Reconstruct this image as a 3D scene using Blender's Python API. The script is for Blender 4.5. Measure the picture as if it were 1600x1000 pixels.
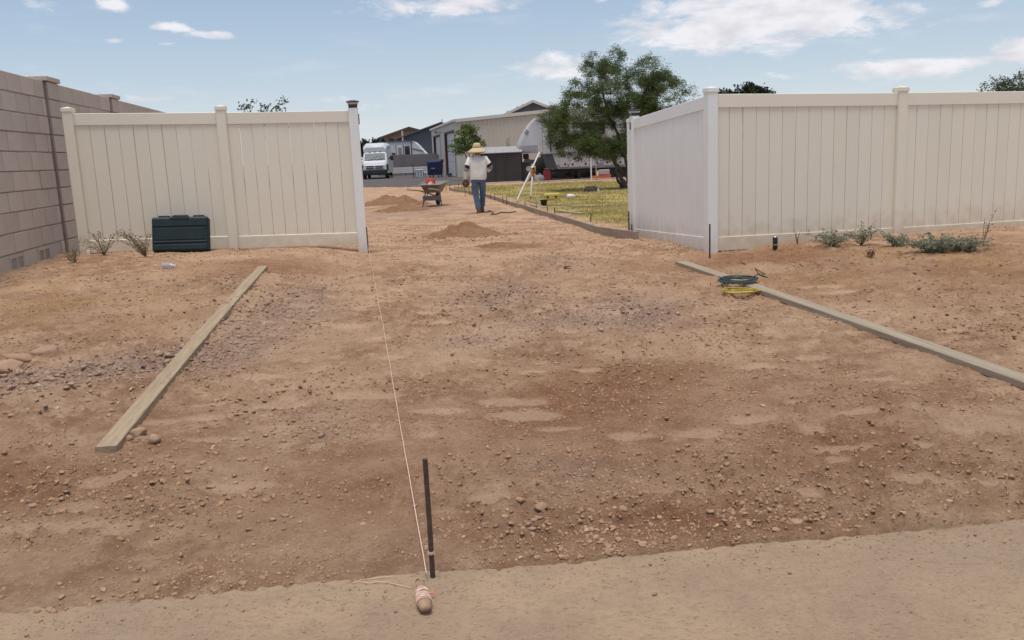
import bpy, bmesh, math, random
import numpy as np
from mathutils import Vector, Matrix, Euler

# ------------------------------------------------------------------ reset
for o in list(bpy.data.objects):
    bpy.data.objects.remove(o, do_unlink=True)
scene = bpy.context.scene
COL = scene.collection
R = math.radians
rng = np.random.default_rng(11)
random.seed(5)

# ------------------------------------------------------------------ camera
FPX, PITCH, ROLL, EYE = 1380.0, R(10.67), R(2.43), 1.5
fwd = np.array([0, math.cos(PITCH), -math.sin(PITCH)])
_r = np.array([1.0, 0, 0])
_u = np.cross(_r, fwd)
CR = _r * math.cos(ROLL) - _u * math.sin(ROLL)
CU = _u * math.cos(ROLL) + _r * math.sin(ROLL)
cam_data = bpy.data.cameras.new('camera')
cam = bpy.data.objects.new('camera', cam_data)
COL.objects.link(cam)
cam_data.sensor_fit = 'HORIZONTAL'
cam_data.sensor_width = 36.0
cam_data.lens = 36.0 * FPX / 1600.0
cam_data.clip_start = 0.05
cam_data.clip_end = 3000
cam.matrix_world = Matrix(((CR[0], CU[0], -fwd[0], 0), (CR[1], CU[1], -fwd[1], 0),
                           (CR[2], CU[2], -fwd[2], EYE), (0, 0, 0, 1)))
scene.camera = cam

# ------------------------------------------------------------------ sky, sun, exposure
SUN_AZ, SUN_EL = R(-170), R(80)        # nearly overhead, softened by thin cloud
world = bpy.data.worlds.new('World')
scene.world = world
world.use_nodes = True
wn, wl = world.node_tree.nodes, world.node_tree.links
wn.clear()


def wnode(t, **kw):
    n = wn.new(t)
    for k, v in kw.items():
        setattr(n, k, v)
    return n


def wmath(op, a, b=None, c=None):
    n = wn.new('ShaderNodeMath')
    n.operation = op
    for i, v in enumerate((a, b, c)):
        if v is None:
            continue
        if isinstance(v, (int, float)):
            n.inputs[i].default_value = v
        else:
            wl.new(v, n.inputs[i])
    return n.outputs[0]


sky = wnode('ShaderNodeTexSky')
sky.sky_type = 'NISHITA'
sky.sun_disc = False
sky.sun_elevation = SUN_EL
sky.sun_rotation = SUN_AZ
sky.altitude = 400
sky.air_density = 1.0
sky.dust_density = 0.6
sky.ozone_density = 1.6
tc = wnode('ShaderNodeTexCoord')
sep = wnode('ShaderNodeSeparateXYZ')
wl.new(tc.outputs['Generated'], sep.inputs[0])
az = wmath('ARCTAN2', sep.outputs[0], sep.outputs[1])
el = wmath('ARCSINE', sep.outputs[2])
# flat cloud layer seen in perspective
zc = wmath('MAXIMUM', sep.outputs[2], 0.02)
den = wmath('ADD', zc, 0.10)
lx = wmath('DIVIDE', sep.outputs[0], den)
ly = wmath('DIVIDE', sep.outputs[1], den)
comb = wnode('ShaderNodeCombineXYZ')
wl.new(lx, comb.inputs[0])
wl.new(ly, comb.inputs[1])
n1 = wnode('ShaderNodeTexNoise')
n1.inputs['Scale'].default_value = 1.15
n1.inputs['Detail'].default_value = 9
n1.inputs['Roughness'].default_value = 0.62
wl.new(comb.outputs[0], n1.inputs['Vector'])
comb2 = wnode('ShaderNodeCombineXYZ')
wl.new(wmath('MULTIPLY', az, 10.0), comb2.inputs[0])
wl.new(wmath('MULTIPLY', el, 26.0), comb2.inputs[1])
n2 = wnode('ShaderNodeTexNoise')
n2.inputs['Scale'].default_value = 1.6
n2.inputs['Detail'].default_value = 10
n2.inputs['Roughness'].default_value = 0.64
n2.inputs['Distortion'].default_value = 0.35
wl.new(comb2.outputs[0], n2.inputs['Vector'])


def skydir(px, py):
    d = fwd + CR * (px - 800) / FPX - CU * (py - 500) / FPX
    d = d / np.linalg.norm(d)
    return math.atan2(d[0], d[1]), math.asin(d[2])


# single clouds of the sky in view: direction, half width, half height (degrees), weight
CLOUDS = [(1190, 30, 9.0, 2.0, .62), (1080, 45, 4.0, 1.3, .40), (1470, 100, 8.5, .65, .50), (1590, 80, 3.0, .9, .40),
          (1380, 78, 3.6, .35, .34), (860, 105, 2.8, 1.1, .50), (830, 112, 1.5, .5, .34), (1000, 95, 3.4, .9, .40),
          (268, 44, 1.4, .38, .46), (335, 55, 2.0, .33, .50), (264, 68, .9, .2, .40), (190, 62, 1.3, .25, .34), (182, 8, .9, .5, .50),
          (700, 8, 5.4, .8, .48), (60, 6, 1.6, .5, .40), (520, 157, 3.2, .35, .34), (610, 165, 4.0, .4, .30), (232, 153, 2.4, .3, .40),
          (1545, 6, 1.0, .3, .42), (937, 0, .8, .35, .42)]
tot = None
for (cx, cy, sa, se, w) in CLOUDS:
    a0, e0 = skydir(cx, cy)
    da = wmath('MULTIPLY', wmath('SUBTRACT', az, a0), 1 / R(sa))
    de = wmath('MULTIPLY', wmath('SUBTRACT', el, e0), 1 / R(se))
    rr = wmath('ADD', wmath('MULTIPLY', da, da), wmath('MULTIPLY', de, de))
    g = wmath('MULTIPLY', wmath('EXPONENT', wmath('MULTIPLY', rr, -0.9)), w)
    tot = g if tot is None else wmath('MAXIMUM', tot, g)
det = wmath('ADD', wmath('MULTIPLY', wmath('SUBTRACT', n2.outputs[0], 0.5), 1.15), tot)
mr1 = wnode('ShaderNodeMapRange')
mr1.interpolation_type = 'SMOOTHSTEP'
mr1.inputs[1].default_value = 0.22
mr1.inputs[2].default_value = 0.50
wl.new(det, mr1.inputs[0])
mr2 = wnode('ShaderNodeMapRange')       # thin cloud everywhere
mr2.interpolation_type = 'SMOOTHSTEP'
mr2.inputs[1].default_value = 0.50
mr2.inputs[2].default_value = 0.86
mr2.inputs[4].default_value = 0.60
wl.new(n1.outputs[0], mr2.inputs[0])
cloud = wmath('MAXIMUM', mr1.outputs[0], mr2.outputs[0])
# a thin white veil overhead, which softens the sun
veil = wnode('ShaderNodeMapRange')
veil.interpolation_type = 'SMOOTHSTEP'
veil.inputs[1].default_value = R(14)
veil.inputs[2].default_value = R(50)
veil.inputs[4].default_value = 0.70
wl.new(el, veil.inputs[0])
cloud = wmath('MAXIMUM', cloud, veil.outputs[0])
# pale haze towards the horizon
hz = wmath('MULTIPLY', wmath('EXPONENT', wmath('MULTIPLY', wmath('MAXIMUM', sep.outputs[2], 0.0), -5.0)), 0.85)
mixh = wnode('ShaderNodeMix', data_type='RGBA')
wl.new(hz, mixh.inputs[0])
wl.new(sky.outputs[0], mixh.inputs[6])
hcol = wnode('ShaderNodeMix', data_type='RGBA')
wl.new(wmath('EXPONENT', wmath('MULTIPLY', wmath('MAXIMUM', sep.outputs[2], 0.0), -15.0)), hcol.inputs[0])
hcol.inputs[6].default_value = (4.85, 5.75, 7.0, 1)
hcol.inputs[7].default_value = (7.3, 7.7, 8.2, 1)
wl.new(hcol.outputs[2], mixh.inputs[7])
mixc = wnode('ShaderNodeMix', data_type='RGBA')
wl.new(wmath('MULTIPLY', cloud, 0.92), mixc.inputs[0])
wl.new(mixh.outputs[2], mixc.inputs[6])
# cloud bodies vary from white to soft grey
cr = wnode('ShaderNodeMix', data_type='RGBA')
cr.inputs[6].default_value = (8.3, 8.2, 8.5, 1)
cr.inputs[7].default_value = (6.6, 6.5, 6.9, 1)
n3 = wnode('ShaderNodeTexNoise')
n3.inputs['Scale'].default_value = 2.3
n3.inputs['Detail'].default_value = 6
wl.new(comb2.outputs[0], n3.inputs['Vector'])
mr3 = wnode('ShaderNodeMapRange')
mr3.inputs[1].default_value = 0.42
mr3.inputs[2].default_value = 0.68
wl.new(n3.outputs[0], mr3.inputs[0])
wl.new(mr3.outputs[0], cr.inputs[0])
wl.new(cr.outputs[2], mixc.inputs[7])
bg = wnode('ShaderNodeBackground')
bg.inputs['Strength'].default_value = 0.056
wl.new(mixc.outputs[2], bg.inputs['Color'])
wo = wnode('ShaderNodeOutputWorld')
wl.new(bg.outputs[0], wo.inputs[0])

sd = bpy.data.lights.new('sun', 'SUN')
sd.energy = 1.5
sd.angle = R(22)
sd.color = (1.0, 0.95, 0.88)
sun = bpy.data.objects.new('sun', sd)
COL.objects.link(sun)
sdir = Vector((math.sin(SUN_AZ) * math.cos(SUN_EL), math.cos(SUN_AZ) * math.cos(SUN_EL), math.sin(SUN_EL)))
sun.rotation_euler = sdir.to_track_quat('Z', 'Y').to_euler()
sun.location = (-6, 20, 30)

scene.view_settings.view_transform = 'Standard'
scene.view_settings.look = 'None'
scene.view_settings.gamma = 1.0
scene.view_settings.use_curve_mapping = False
scene.view_settings.exposure = 0.97

# ------------------------------------------------------------------ materials
MATS = {}


def principled(name):
    m = bpy.data.materials.new(name)
    m.use_nodes = True
    nt = m.node_tree
    return m, nt, nt.nodes['Principled BSDF']


def mat(name, c1, c2=None, rough=0.7, scale=8.0, detail=6, bump=0.0, bscale=None, metal=0.0, stretch=None,
        spec=0.4, lo=0.35, hi=0.65, speck=None, trans=0.0, world_pos=False, dust=None, objvar=0.0):
    """procedural material: two tones mixed by noise, a second fine noise for relief"""
    if name in MATS:
        return MATS[name]
    m, nt, b = principled(name)
    N, L = nt.nodes, nt.links
    b.inputs['Roughness'].default_value = rough
    b.inputs['Metallic'].default_value = metal
    b.inputs['Specular IOR Level'].default_value = spec
    if trans:
        b.inputs['Transmission Weight'].default_value = trans
    c2 = c2 or tuple(x * 0.82 for x in c1)
    tcn = N.new('ShaderNodeTexCoord')
    src = tcn.outputs['Object']
    if world_pos:
        src = N.new('ShaderNodeNewGeometry').outputs['Position']
    if stretch:
        mp = N.new('ShaderNodeMapping')
        mp.inputs['Scale'].default_value = stretch
        L.new(src, mp.inputs[0])
        src = mp.outputs[0]
    nz = N.new('ShaderNodeTexNoise')
    nz.inputs['Scale'].default_value = scale
    nz.inputs['Detail'].default_value = detail
    nz.inputs['Roughness'].default_value = 0.65
    L.new(src, nz.inputs['Vector'])
    rp = N.new('ShaderNodeMapRange')
    rp.inputs[1].default_value = lo
    rp.inputs[2].default_value = hi
    L.new(nz.outputs[0], rp.inputs[0])
    mx = N.new('ShaderNodeMix')
    mx.data_type = 'RGBA'
    mx.inputs[6].default_value = (*c1, 1)
    mx.inputs[7].default_value = (*c2, 1)
    fac = rp.outputs[0]
    if objvar:      # each piece its own tone
        oi_ = N.new('ShaderNodeObjectInfo')
        ov_ = N.new('ShaderNodeMath')
        ov_.operation = 'MULTIPLY_ADD'
        ov_.use_clamp = True
        L.new(oi_.outputs['Random'], ov_.inputs[0])
        ov_.inputs[1].default_value = objvar
        sc_ = N.new('ShaderNodeMath')
        sc_.operation = 'MULTIPLY'
        L.new(fac, sc_.inputs[0])
        sc_.inputs[1].default_value = 1 - objvar
        L.new(sc_.outputs[0], ov_.inputs[2])
        fac = ov_.outputs[0]
    L.new(fac, mx.inputs[0])
    out = mx.outputs[2]
    if speck:
        n2_ = N.new('ShaderNodeTexNoise')
        n2_.inputs['Scale'].default_value = speck[1]
        n2_.inputs['Detail'].default_value = 3
        L.new(src, n2_.inputs['Vector'])
        r2_ = N.new('ShaderNodeMapRange')
        r2_.inputs[1].default_value = speck[2]
        r2_.inputs[2].default_value = speck[2] + 0.06
        L.new(n2_.outputs[0], r2_.inputs[0])
        m2_ = N.new('ShaderNodeMix')
        m2_.data_type = 'RGBA'
        L.new(r2_.outputs[0], m2_.inputs[0])
        L.new(out, m2_.inputs[6])
        m2_.inputs[7].default_value = (*speck[0], 1)
        out = m2_.outputs[2]
    if dust:        # soil splashed up from the ground, raggedly
        sz = N.new('ShaderNodeSeparateXYZ')
        L.new(src, sz.inputs[0])
        nd_ = N.new('ShaderNodeTexNoise')
        nd_.inputs['Scale'].default_value = 7
        nd_.inputs['Detail'].default_value = 7
        L.new(src, nd_.inputs['Vector'])
        ad_ = N.new('ShaderNodeMath')
        ad_.operation = 'MULTIPLY_ADD'
        L.new(nd_.outputs[0], ad_.inputs[0])
        ad_.inputs[1].default_value = -.55
        L.new(sz.outputs[2], ad_.inputs[2])
        rd_ = N.new('ShaderNodeMapRange')
        rd_.inputs[1].default_value = dust[1] - .28
        rd_.inputs[2].default_value = dust[0] - .30
        rd_.inputs[4].default_value = .55
        L.new(ad_.outputs[0], rd_.inputs[0])
        md_ = N.new('ShaderNodeMix')
        md_.data_type = 'RGBA'
        L.new(rd_.outputs[0], md_.inputs[0])
        L.new(out, md_.inputs[6])
        md_.inputs[7].default_value = (.50, .37, .25, 1)
        out = md_.outputs[2]
    L.new(out, b.inputs['Base Color'])
    if bump:
        n3_ = N.new('ShaderNodeTexNoise')
        n3_.inputs['Scale'].default_value = bscale or scale * 5
        n3_.inputs['Detail'].default_value = 5
        L.new(src, n3_.inputs['Vector'])
        bp = N.new('ShaderNodeBump')
        bp.inputs['Strength'].default_value = bump
        bp.inputs['Distance'].default_value = 0.01
        L.new(n3_.outputs[0], bp.inputs['Height'])
        L.new(bp.outputs[0], b.inputs['Normal'])
    MATS[name] = m
    return m


def leaf_mat(name, c1, c2, scale=1.2, transl=0.35):
    m = bpy.data.materials.new(name)
    m.use_nodes = True
    nt = m.node_tree
    N, L = nt.nodes, nt.links
    N.clear()
    g = N.new('ShaderNodeNewGeometry')
    nz = N.new('ShaderNodeTexNoise')
    nz.inputs['Scale'].default_value = scale
    nz.inputs['Detail'].default_value = 4
    L.new(g.outputs['Position'], nz.inputs['Vector'])
    rp = N.new('ShaderNodeMapRange')
    rp.inputs[1].default_value = 0.35
    rp.inputs[2].default_value = 0.65
    L.new(nz.outputs[0], rp.inputs[0])
    add = N.new('ShaderNodeMath')
    add.operation = 'MULTIPLY_ADD'
    L.new(g.outputs['Random Per Island'], add.inputs[0])
    add.inputs[1].default_value = 0.6
    L.new(rp.outputs[0], add.inputs[2])
    ad2 = N.new('ShaderNodeMath')
    ad2.operation = 'MULTIPLY'
    L.new(add.outputs[0], ad2.inputs[0])
    ad2.inputs[1].default_value = 0.62
    mx = N.new('ShaderNodeMix')
    mx.data_type = 'RGBA'
    mx.inputs[6].default_value = (*c1, 1)
    mx.inputs[7].default_value = (*c2, 1)
    L.new(ad2.outputs[0], mx.inputs[0])
    d = N.new('ShaderNodeBsdfPrincipled')
    d.inputs['Roughness'].default_value = 0.6
    d.inputs['Specular IOR Level'].default_value = 0.25
    t = N.new('ShaderNodeBsdfTranslucent')
    L.new(mx.outputs[2], d.inputs['Base Color'])
    L.new(mx.outputs[2], t.inputs['Color'])
    ms = N.new('ShaderNodeMixShader')
    ms.inputs[0].default_value = transl
    L.new(d.outputs[0], ms.inputs[1])
    L.new(t.outputs[0], ms.inputs[2])
    o = N.new('ShaderNodeOutputMaterial')
    L.new(ms.outputs[0], o.inputs[0])
    return m


# ------------------------------------------------------------------ mesh helpers
def arr_mesh(name, V, Fs, smooth=False):
    """mesh from numpy arrays; Fs is an (M,k) index array"""
    V = np.asarray(V, dtype=np.float32)
    Fs = np.asarray(Fs, dtype=np.int32)
    me = bpy.data.meshes.new(name)
    me.vertices.add(len(V))
    me.vertices.foreach_set('co', V.ravel())
    M, k = Fs.shape
    me.loops.add(M * k)
    me.loops.foreach_set('vertex_index', Fs.ravel())
    me.polygons.add(M)
    me.polygons.foreach_set('loop_start', np.arange(0, M * k, k, dtype=np.int32))
    if smooth:
        me.polygons.foreach_set('use_smooth', np.ones(M, dtype=bool))
    me.update(calc_edges=True)
    me.validate()
    return me


class MB:
    """collects shapes into one mesh"""

    def __init__(self):
        self.v, self.f = [], []

    def add(self, vs, fs, M=None):
        o = len(self.v)
        for p in vs:
            p = Vector(p)
            if M is not None:
                p = M @ p
            self.v.append(p)
        for f in fs:
            self.f.append([i + o for i in f])
        return self

    def box(self, lo, hi, M=None, bev=0.0):
        x0, y0, z0 = lo
        x1, y1, z1 = hi
        if bev <= 0:
            vs = [(x0, y0, z0), (x1, y0, z0), (x1, y1, z0), (x0, y1, z0), (x0, y0, z1), (x1, y0, z1), (x1, y1, z1), (x0, y1, z1)]
            fs = [(0, 3, 2, 1), (4, 5, 6, 7), (0, 1, 5, 4), (1, 2, 6, 5), (2, 3, 7, 6), (3, 0, 4, 7)]
            return self.add(vs, fs, M)
        bm = bmesh.new()
        bmesh.ops.create_cube(bm, size=1.0)
        for v in bm.verts:
            v.co = Vector((x0 + (v.co.x + .5) * (x1 - x0), y0 + (v.co.y + .5) * (y1 - y0), z0 + (v.co.z + .5) * (z1 - z0)))
        bmesh.ops.bevel(bm, geom=bm.edges[:], offset=bev, segments=1, affect='EDGES', profile=0.5)
        bm.verts.index_update()
        self.add([v.co.copy() for v in bm.verts], [[v.index for v in f.verts] for f in bm.faces], M)
        bm.free()
        return self

    def tube(self, pts, rad, n=8, cap=True, M=None):
        pts = [Vector(p) for p in pts]
        if isinstance(rad, (int, float)):
            rad = [rad] * len(pts)
        vs, fs = [], []
        up = Vector((0, 0, 1))
        prev = None
        for i, p in enumerate(pts):
            a = pts[max(i - 1, 0)]
            b = pts[min(i + 1, len(pts) - 1)]
            t = (b - a)
            t = t.normalized() if t.length > 1e-9 else Vector((0, 0, 1))
            if prev is None:
                s = t.cross(up)
                if s.length < 1e-3:
                    s = t.cross(Vector((1, 0, 0)))
            else:
                s = prev - t * prev.dot(t)
                if s.length < 1e-4:
                    s = t.cross(up)
            s.normalize()
            prev = s
            w = s.cross(t)
            for k in range(n):
                an = 2 * math.pi * k / n
                vs.append(p + (s * math.cos(an) + w * math.sin(an)) * rad[i])
        for i in range(len(pts) - 1):
            for k in range(n):
                k2 = (k + 1) % n
                fs.append((i * n + k, i * n + k2, (i + 1) * n + k2, (i + 1) * n + k))
        if cap:
            fs.append(tuple(range(n - 1, -1, -1)))
            fs.append(tuple((len(pts) - 1) * n + k for k in range(n)))
        return self.add(vs, fs, M)

    def lathe(self, prof, n=16, M=None, cap=True):
        vs, fs = [], []
        for (r, z) in prof:
            for k in range(n):
                a = 2 * math.pi * k / n
                vs.append((r * math.cos(a), r * math.sin(a), z))
        for i in range(len(prof) - 1):
            for k in range(n):
                k2 = (k + 1) % n
                fs.append((i * n + k, i * n + k2, (i + 1) * n + k2, (i + 1) * n + k))
        if cap:
            fs.append(tuple(range(n - 1, -1, -1)))
            fs.append(tuple((len(prof) - 1) * n + k for k in range(n)))
        return self.add(vs, fs, M)

    def loft(self, rings, cap=True, M=None):
        n = len(rings[0])
        vs = [p for r in rings for p in r]
        fs = []
        for i in range(len(rings) - 1):
            for k in range(n):
                k2 = (k + 1) % n
                fs.append((i * n + k, i * n + k2, (i + 1) * n + k2, (i + 1) * n + k))
        if cap:
            fs.append(tuple(range(n - 1, -1, -1)))
            fs.append(tuple((len(rings) - 1) * n + k for k in range(n)))
        return self.add(vs, fs, M)

    def prism(self, poly, a0, a1, axis='y', M=None):
        """2D outline (u,w) pushed along an axis: axis y -> (u,a,w); x -> (a,u,w); z -> (u,w,a)"""
        def put(u, w, a):
            return {'y': (u, a, w), 'x': (a, u, w), 'z': (u, w, a)}[axis]
        n = len(poly)
        vs = [put(u, w, a0) for u, w in poly] + [put(u, w, a1) for u, w in poly]
        fs = [tuple(range(n)), tuple(range(2 * n - 1, n - 1, -1))]
        for k in range(n):
            k2 = (k + 1) % n
            fs.append((k, k + n, k2 + n, k2))
        return self.add(vs, fs, M)

    def mesh(self, name, smooth=None):
        me = bpy.data.meshes.new(name)
        me.from_pydata([tuple(p) for p in self.v], [], self.f)
        bm = bmesh.new()
        bm.from_mesh(me)
        bmesh.ops.recalc_face_normals(bm, faces=bm.faces)
        bm.to_mesh(me)
        bm.free()
        if smooth:
            me.polygons.foreach_set('use_smooth', np.ones(len(me.polygons), dtype=bool))
            me.set_sharp_from_angle(angle=R(smooth))
        me.update()
        return me

    def build(self, name, m, parent=None, smooth=None, world=True):
        me = self.mesh(name, smooth)
        return link(name, me, m, parent, world)


def link(name, me, m=None, parent=None, world=False):
    o = bpy.data.objects.new(name, me)
    COL.objects.link(o)
    if m is not None and me is not None and len(me.materials) == 0:
        me.materials.append(m)
    if parent is not None:
        o.parent = parent
        if world:
            o.location = -Vector(parent.location)
    return o


def tag(o, label=None, cat=None, group=None, kind=None):
    if label:
        o['label'] = label
    if cat:
        o['category'] = cat
    if group:
        o['group'] = group
    if kind:
        o['kind'] = kind
    return o


def thing(name, loc, label, cat, rz=0.0, group=None):
    o = bpy.data.objects.new(name, None)
    COL.objects.link(o)
    o.empty_display_size = 0.1
    o.location = loc
    o.rotation_euler = (0, 0, rz)
    tag(o, label, cat, group)
    return o


def copy_tree(o, parent=None):
    c = o.copy()
    COL.objects.link(c)
    c.parent = parent
    for ch in list(o.children):
        copy_tree(ch, c)
    return c


# ------------------------------------------------------------------ value noise (numpy)
def _hash(ix, iy, s):
    h = (ix.astype(np.int64) * 374761393 + iy.astype(np.int64) * 668265263 + s * 1442695041) & 0xffffffff
    h = ((h ^ (h >> 13)) * 1274126177) & 0xffffffff
    h = h ^ (h >> 16)
    return (h & 0xffff) / 65535.0


def vnoise(x, y, s=0):
    ix, iy = np.floor(x), np.floor(y)
    fx, fy = x - ix, y - iy
    ux, uy = fx * fx * fx * (fx * (fx * 6 - 15) + 10), fy * fy * fy * (fy * (fy * 6 - 15) + 10)
    a, b = _hash(ix, iy, s), _hash(ix + 1, iy, s)
    c, d = _hash(ix, iy + 1, s), _hash(ix + 1, iy + 1, s)
    return (a + (b - a) * ux) * (1 - uy) + (c + (d - c) * ux) * uy


def fbm(x, y, s=0, oct=4, rough=0.5):
    t, amp, tot_ = 0.0, 1.0, 0.0
    for k in range(oct):
        t = t + amp * vnoise(x * 2 ** k + 17.3 * k, y * 2 ** k - 9.1 * k, s + k * 7)
        tot_ += amp
        amp *= rough
    return t / tot_


def sstep(a, b, x):
    t = np.clip((x - a) / (b - a), 0, 1)
    return t * t * (3 - 2 * t)


def bumpf(x, y, cx, cy, rx, ry, p=1.0):
    return np.exp(-(((x - cx) / rx) ** 2 + ((y - cy) / ry) ** 2) * p)

# ------------------------------------------------------------------ terrain
FORM = np.array([(1.95, 12.2), (1.70, 12.98), (1.34, 16.65), (0.85, 20.59), (0.14, 25.93), (-0.73, 31.96), (-2.63, 40.2), (-3.6, 44.0)])


def form_x(y):
    return np.interp(y, FORM[:, 1], FORM[:, 0])


def slab_y(x):
    return np.where(x < -0.36, 2.985 + 0.150 * (x + 0.36), 2.985 + 0.112 * (x + 0.36))


DUST = [(rng.uniform(-2.2, 3.4), 3.5 + 5.0 * rng.random() ** 1.4, rng.uniform(.05, .17), rng.uniform(.035, .085)) for _ in range(80)]
DUST += [(.05, 4.75, .20, .12), (.95, 4.35, .16, .07), (1.25, 4.5, .14, .06), (-.9, 5.2, .22, .09), (.0, 5.0, .2, .07), (-1.3, 3.9, .2, .06)]


def dust_mask(x, y):
    d = np.zeros_like(x)
    for (cx, cy, rx, ry) in DUST:
        k = (np.abs(x - cx) < rx * 2.2) & (np.abs(y - cy) < ry * 2.2)
        if k.any():
            xx, yy = x[k], y[k]
            wob = 1.5 * (fbm(xx * 11, yy * 11, 77, 4) - .5)
            r_ = ((xx - cx) / rx) ** 2 + ((yy - cy) / ry) ** 2
            d[k] = np.maximum(d[k], 1 - sstep(0.55 + wob, 1.5 + wob, r_))
    return d


def zones(x, y):
    """soil kinds on the ground: damp red earth, gravel, lawn, straw"""
    n = fbm(x * .9, y * .9, 5, 4)
    nf = fbm(x * 4.2, y * 4.2, 15, 4)
    red = (1.5 * bumpf(x, y, .75, 5.0, .95, .65) + .7 * bumpf(x, y, 1.35, 4.1, .8, .45) + .8 * bumpf(x, y, .35, 3.30, .7, .22)
           + .85 * bumpf(x, y, -2.6, 3.9, 1.0, .55) + .7 * bumpf(x, y, -2.7, 10.3, .9, .8) + .8 * bumpf(x, y, 2.7, 9.6, 1.3, 1.1)
           + .7 * bumpf(x, y, -.05, 12.7, .6, .5) + .5 * bumpf(x, y, -2.9, 28, 1.2, 5) + .45 * bumpf(x, y, 4.0, 8.0, 2.2, 1.6)
           + .5 * bumpf(x, y, -.9, 3.9, .6, .5) + .5 * bumpf(x, y, -4.0, 7.6, 1.2, 1.0))
    red = np.clip(red * (0.35 + 1.25 * n) + .5 * (nf - .5) + .5 * (n - .5), 0, 1)
    # gravel: a band on the left crossing to the board, patches in the driveway
    t = np.clip((x + 3.4) / 1.3, 0, 1)
    band = np.exp(-((y - (5.45 + .85 * t)) / (.34 + .05 * t)) ** 2) * sstep(-1.75, -2.15, x)
    grav = (band * 1.15 + .95 * bumpf(x, y, -2.0, 7.6, .5, 1.5) + .85 * bumpf(x, y, -.1, 8.15, .55, .85) + .55 * bumpf(x, y, .5, 7.0, .7, .4)
            + .8 * bumpf(x, y, 1.1, 7.3, .5, .9) + .6 * bumpf(x, y, -.3, 6.4, .4, .35) + .6 * bumpf(x, y, .6, 10.6, .35, .8)
            + .75 * bumpf(x, y, -3.3, 27.5, .8, 6) + .5 * bumpf(x, y, -1.7, 25, 1.5, 4) + .6 * bumpf(x, y, -2.9, 9.2, .3, .5)
            + .4 * bumpf(x, y, -1.1, 4.7, .45, .4) + .4 * bumpf(x, y, .3, 3.9, .5, .3))
    grav = np.clip(grav * (.45 + 1.1 * nf) - .12, 0, 1)
    fx = form_x(y)
    lawn = sstep(.35, 1.0, x - fx + .9 * (n - .5) - 1.0 * sstep(17, 12.5, y)) * sstep(13.0, 14.0, y + .8 * nf) * (1 - sstep(42.2, 44.2, y + 1.5 * (n - .5)))
    straw = (.8 * bumpf(x, y, 3.9, 8.9, 1.7, 1.4) + .75 * bumpf(x, y, -4.3, 8.2, 1.2, 1.1) + .4 * bumpf(x, y, -3.6, 6.9, .9, .5)) * sstep(.42, .6, fbm(x * 1.7, y * 1.7, 31, 4))
    return red, grav, np.clip(lawn, 0, 1), np.clip(straw, 0, 1)


def base_h(x, y):
    h = np.interp(y, [0, 3.0, 3.3, 4.2, 6, 9, 12, 13.7, 17, 22, 30, 44], [0, .0, .012, .05, .12, .21, .235, .14, .09, .02, 0, -.008])
    left = sstep(-1.9, -3.0, x) * .10 + sstep(-2.9, -5.0, x) * .06
    h = h + left * sstep(4.2, 7.0, y) * (1 - sstep(14, 20, y))
    h = h + .05 * sstep(2.0, 3.4, x) * sstep(5, 8, y) * (1 - sstep(11.2, 13, y))
    # bank beside the end post of the left fence
    h = h + .05 * sstep(-1.85, -2.15, x) * bumpf(x, y, -2.6, 11.4, 1.4, 1.5)
    h = h + .035 * bumpf(x, y, .30, 3.42, .55, .20) + .015 * bumpf(x, y, 1.2, 3.45, .7, .16) + .04 * bumpf(x, y, -3.2, 4.5, .8, .5)
    h = h - .045 * bumpf(x, y, .52, 5.25, .28, .16) + .03 * bumpf(x, y, .75, 5.5, .5, .12) + .025 * bumpf(x, y, .1, 5.25, .15, .12)
    return h


def height(x, y, fine=True):
    x = np.asarray(x, dtype=np.float64)
    y = np.asarray(y, dtype=np.float64)
    h = base_h(x, y)
    far = 1 - sstep(38, 43, y)
    h = h + far * (.05 * (fbm(x * .55, y * .55, 3, 3) - .5)) + far * (1 - sstep(12, 20, y)) * .026 * (fbm(x * 1.6 + .5 * y, y * 6.5, 19, 4, .6) - .5)
    if fine:
        d = dust_mask(x, y)
        red, grav, lawn, straw = zones(x, y)
        rough_zone = .55 + .9 * sstep(.42, .62, fbm(x * 1.1, y * 1.1, 41, 3))
        near = 1 - .6 * sstep(9, 20, y)
        h = h + far * (1 - .75 * d) * rough_zone * (.064 * (fbm(x * 3.1, y * 3.1, 9, 4, .55) - .5)) * (1 - .5 * lawn)
        fine_ = fbm(x * 17, y * 17, 21, 4, .6) - .5
        h = h + far * near * (1 - .9 * d) * rough_zone * .030 * fine_ * (1 - .6 * lawn)
        cl = np.maximum(vnoise(x * 30, y * 30, 51) - .62, 0) * 1.0
        h = h + far * near * (1 - d) * rough_zone * .060 * cl * (1 - lawn) * (1 - sstep(8, 12, y))
        h = h - .012 * d * (1 - sstep(8, 12, y)) * .6
    # meeting line with the concrete: the soil thins out over it, raggedly
    ln = slab_y(x) + .05 * (fbm(x * 1.6, y * 0 + 3.3, 61, 4) - .5) + .018 * (fbm(x * 18, y * 18, 62, 3) - .5)
    wid = np.interp(x, [-2.2, -.8, -.3, .2, 3], [.22, .13, .08, .03, .03])
    k = sstep(-.5, 1.0, (y - ln) / wid)
    h = np.where(y < 5, np.maximum(h, .006 + .012 * fbm(x * 14, y * 14, 66, 3)), h)
    h = h * k + (-.03) * (1 - k)
    return h


def H1(x, y, fine=True):
    return float(height(np.array([x]), np.array([y]), fine)[0])


def G(px, py, z=None):
    """the ground point seen at a place of the photograph"""
    d = fwd + CR * (px - 800) / FPX - CU * (py - 500) / FPX
    zz = 0.1 if z is None else z
    p = None
    for _ in range(6):
        t = (zz - EYE) / d[2]
        p = d * t
        if z is not None:
            break
        zz = H1(p[0], p[1], False)
    return Vector((p[0], p[1], zz))


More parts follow.
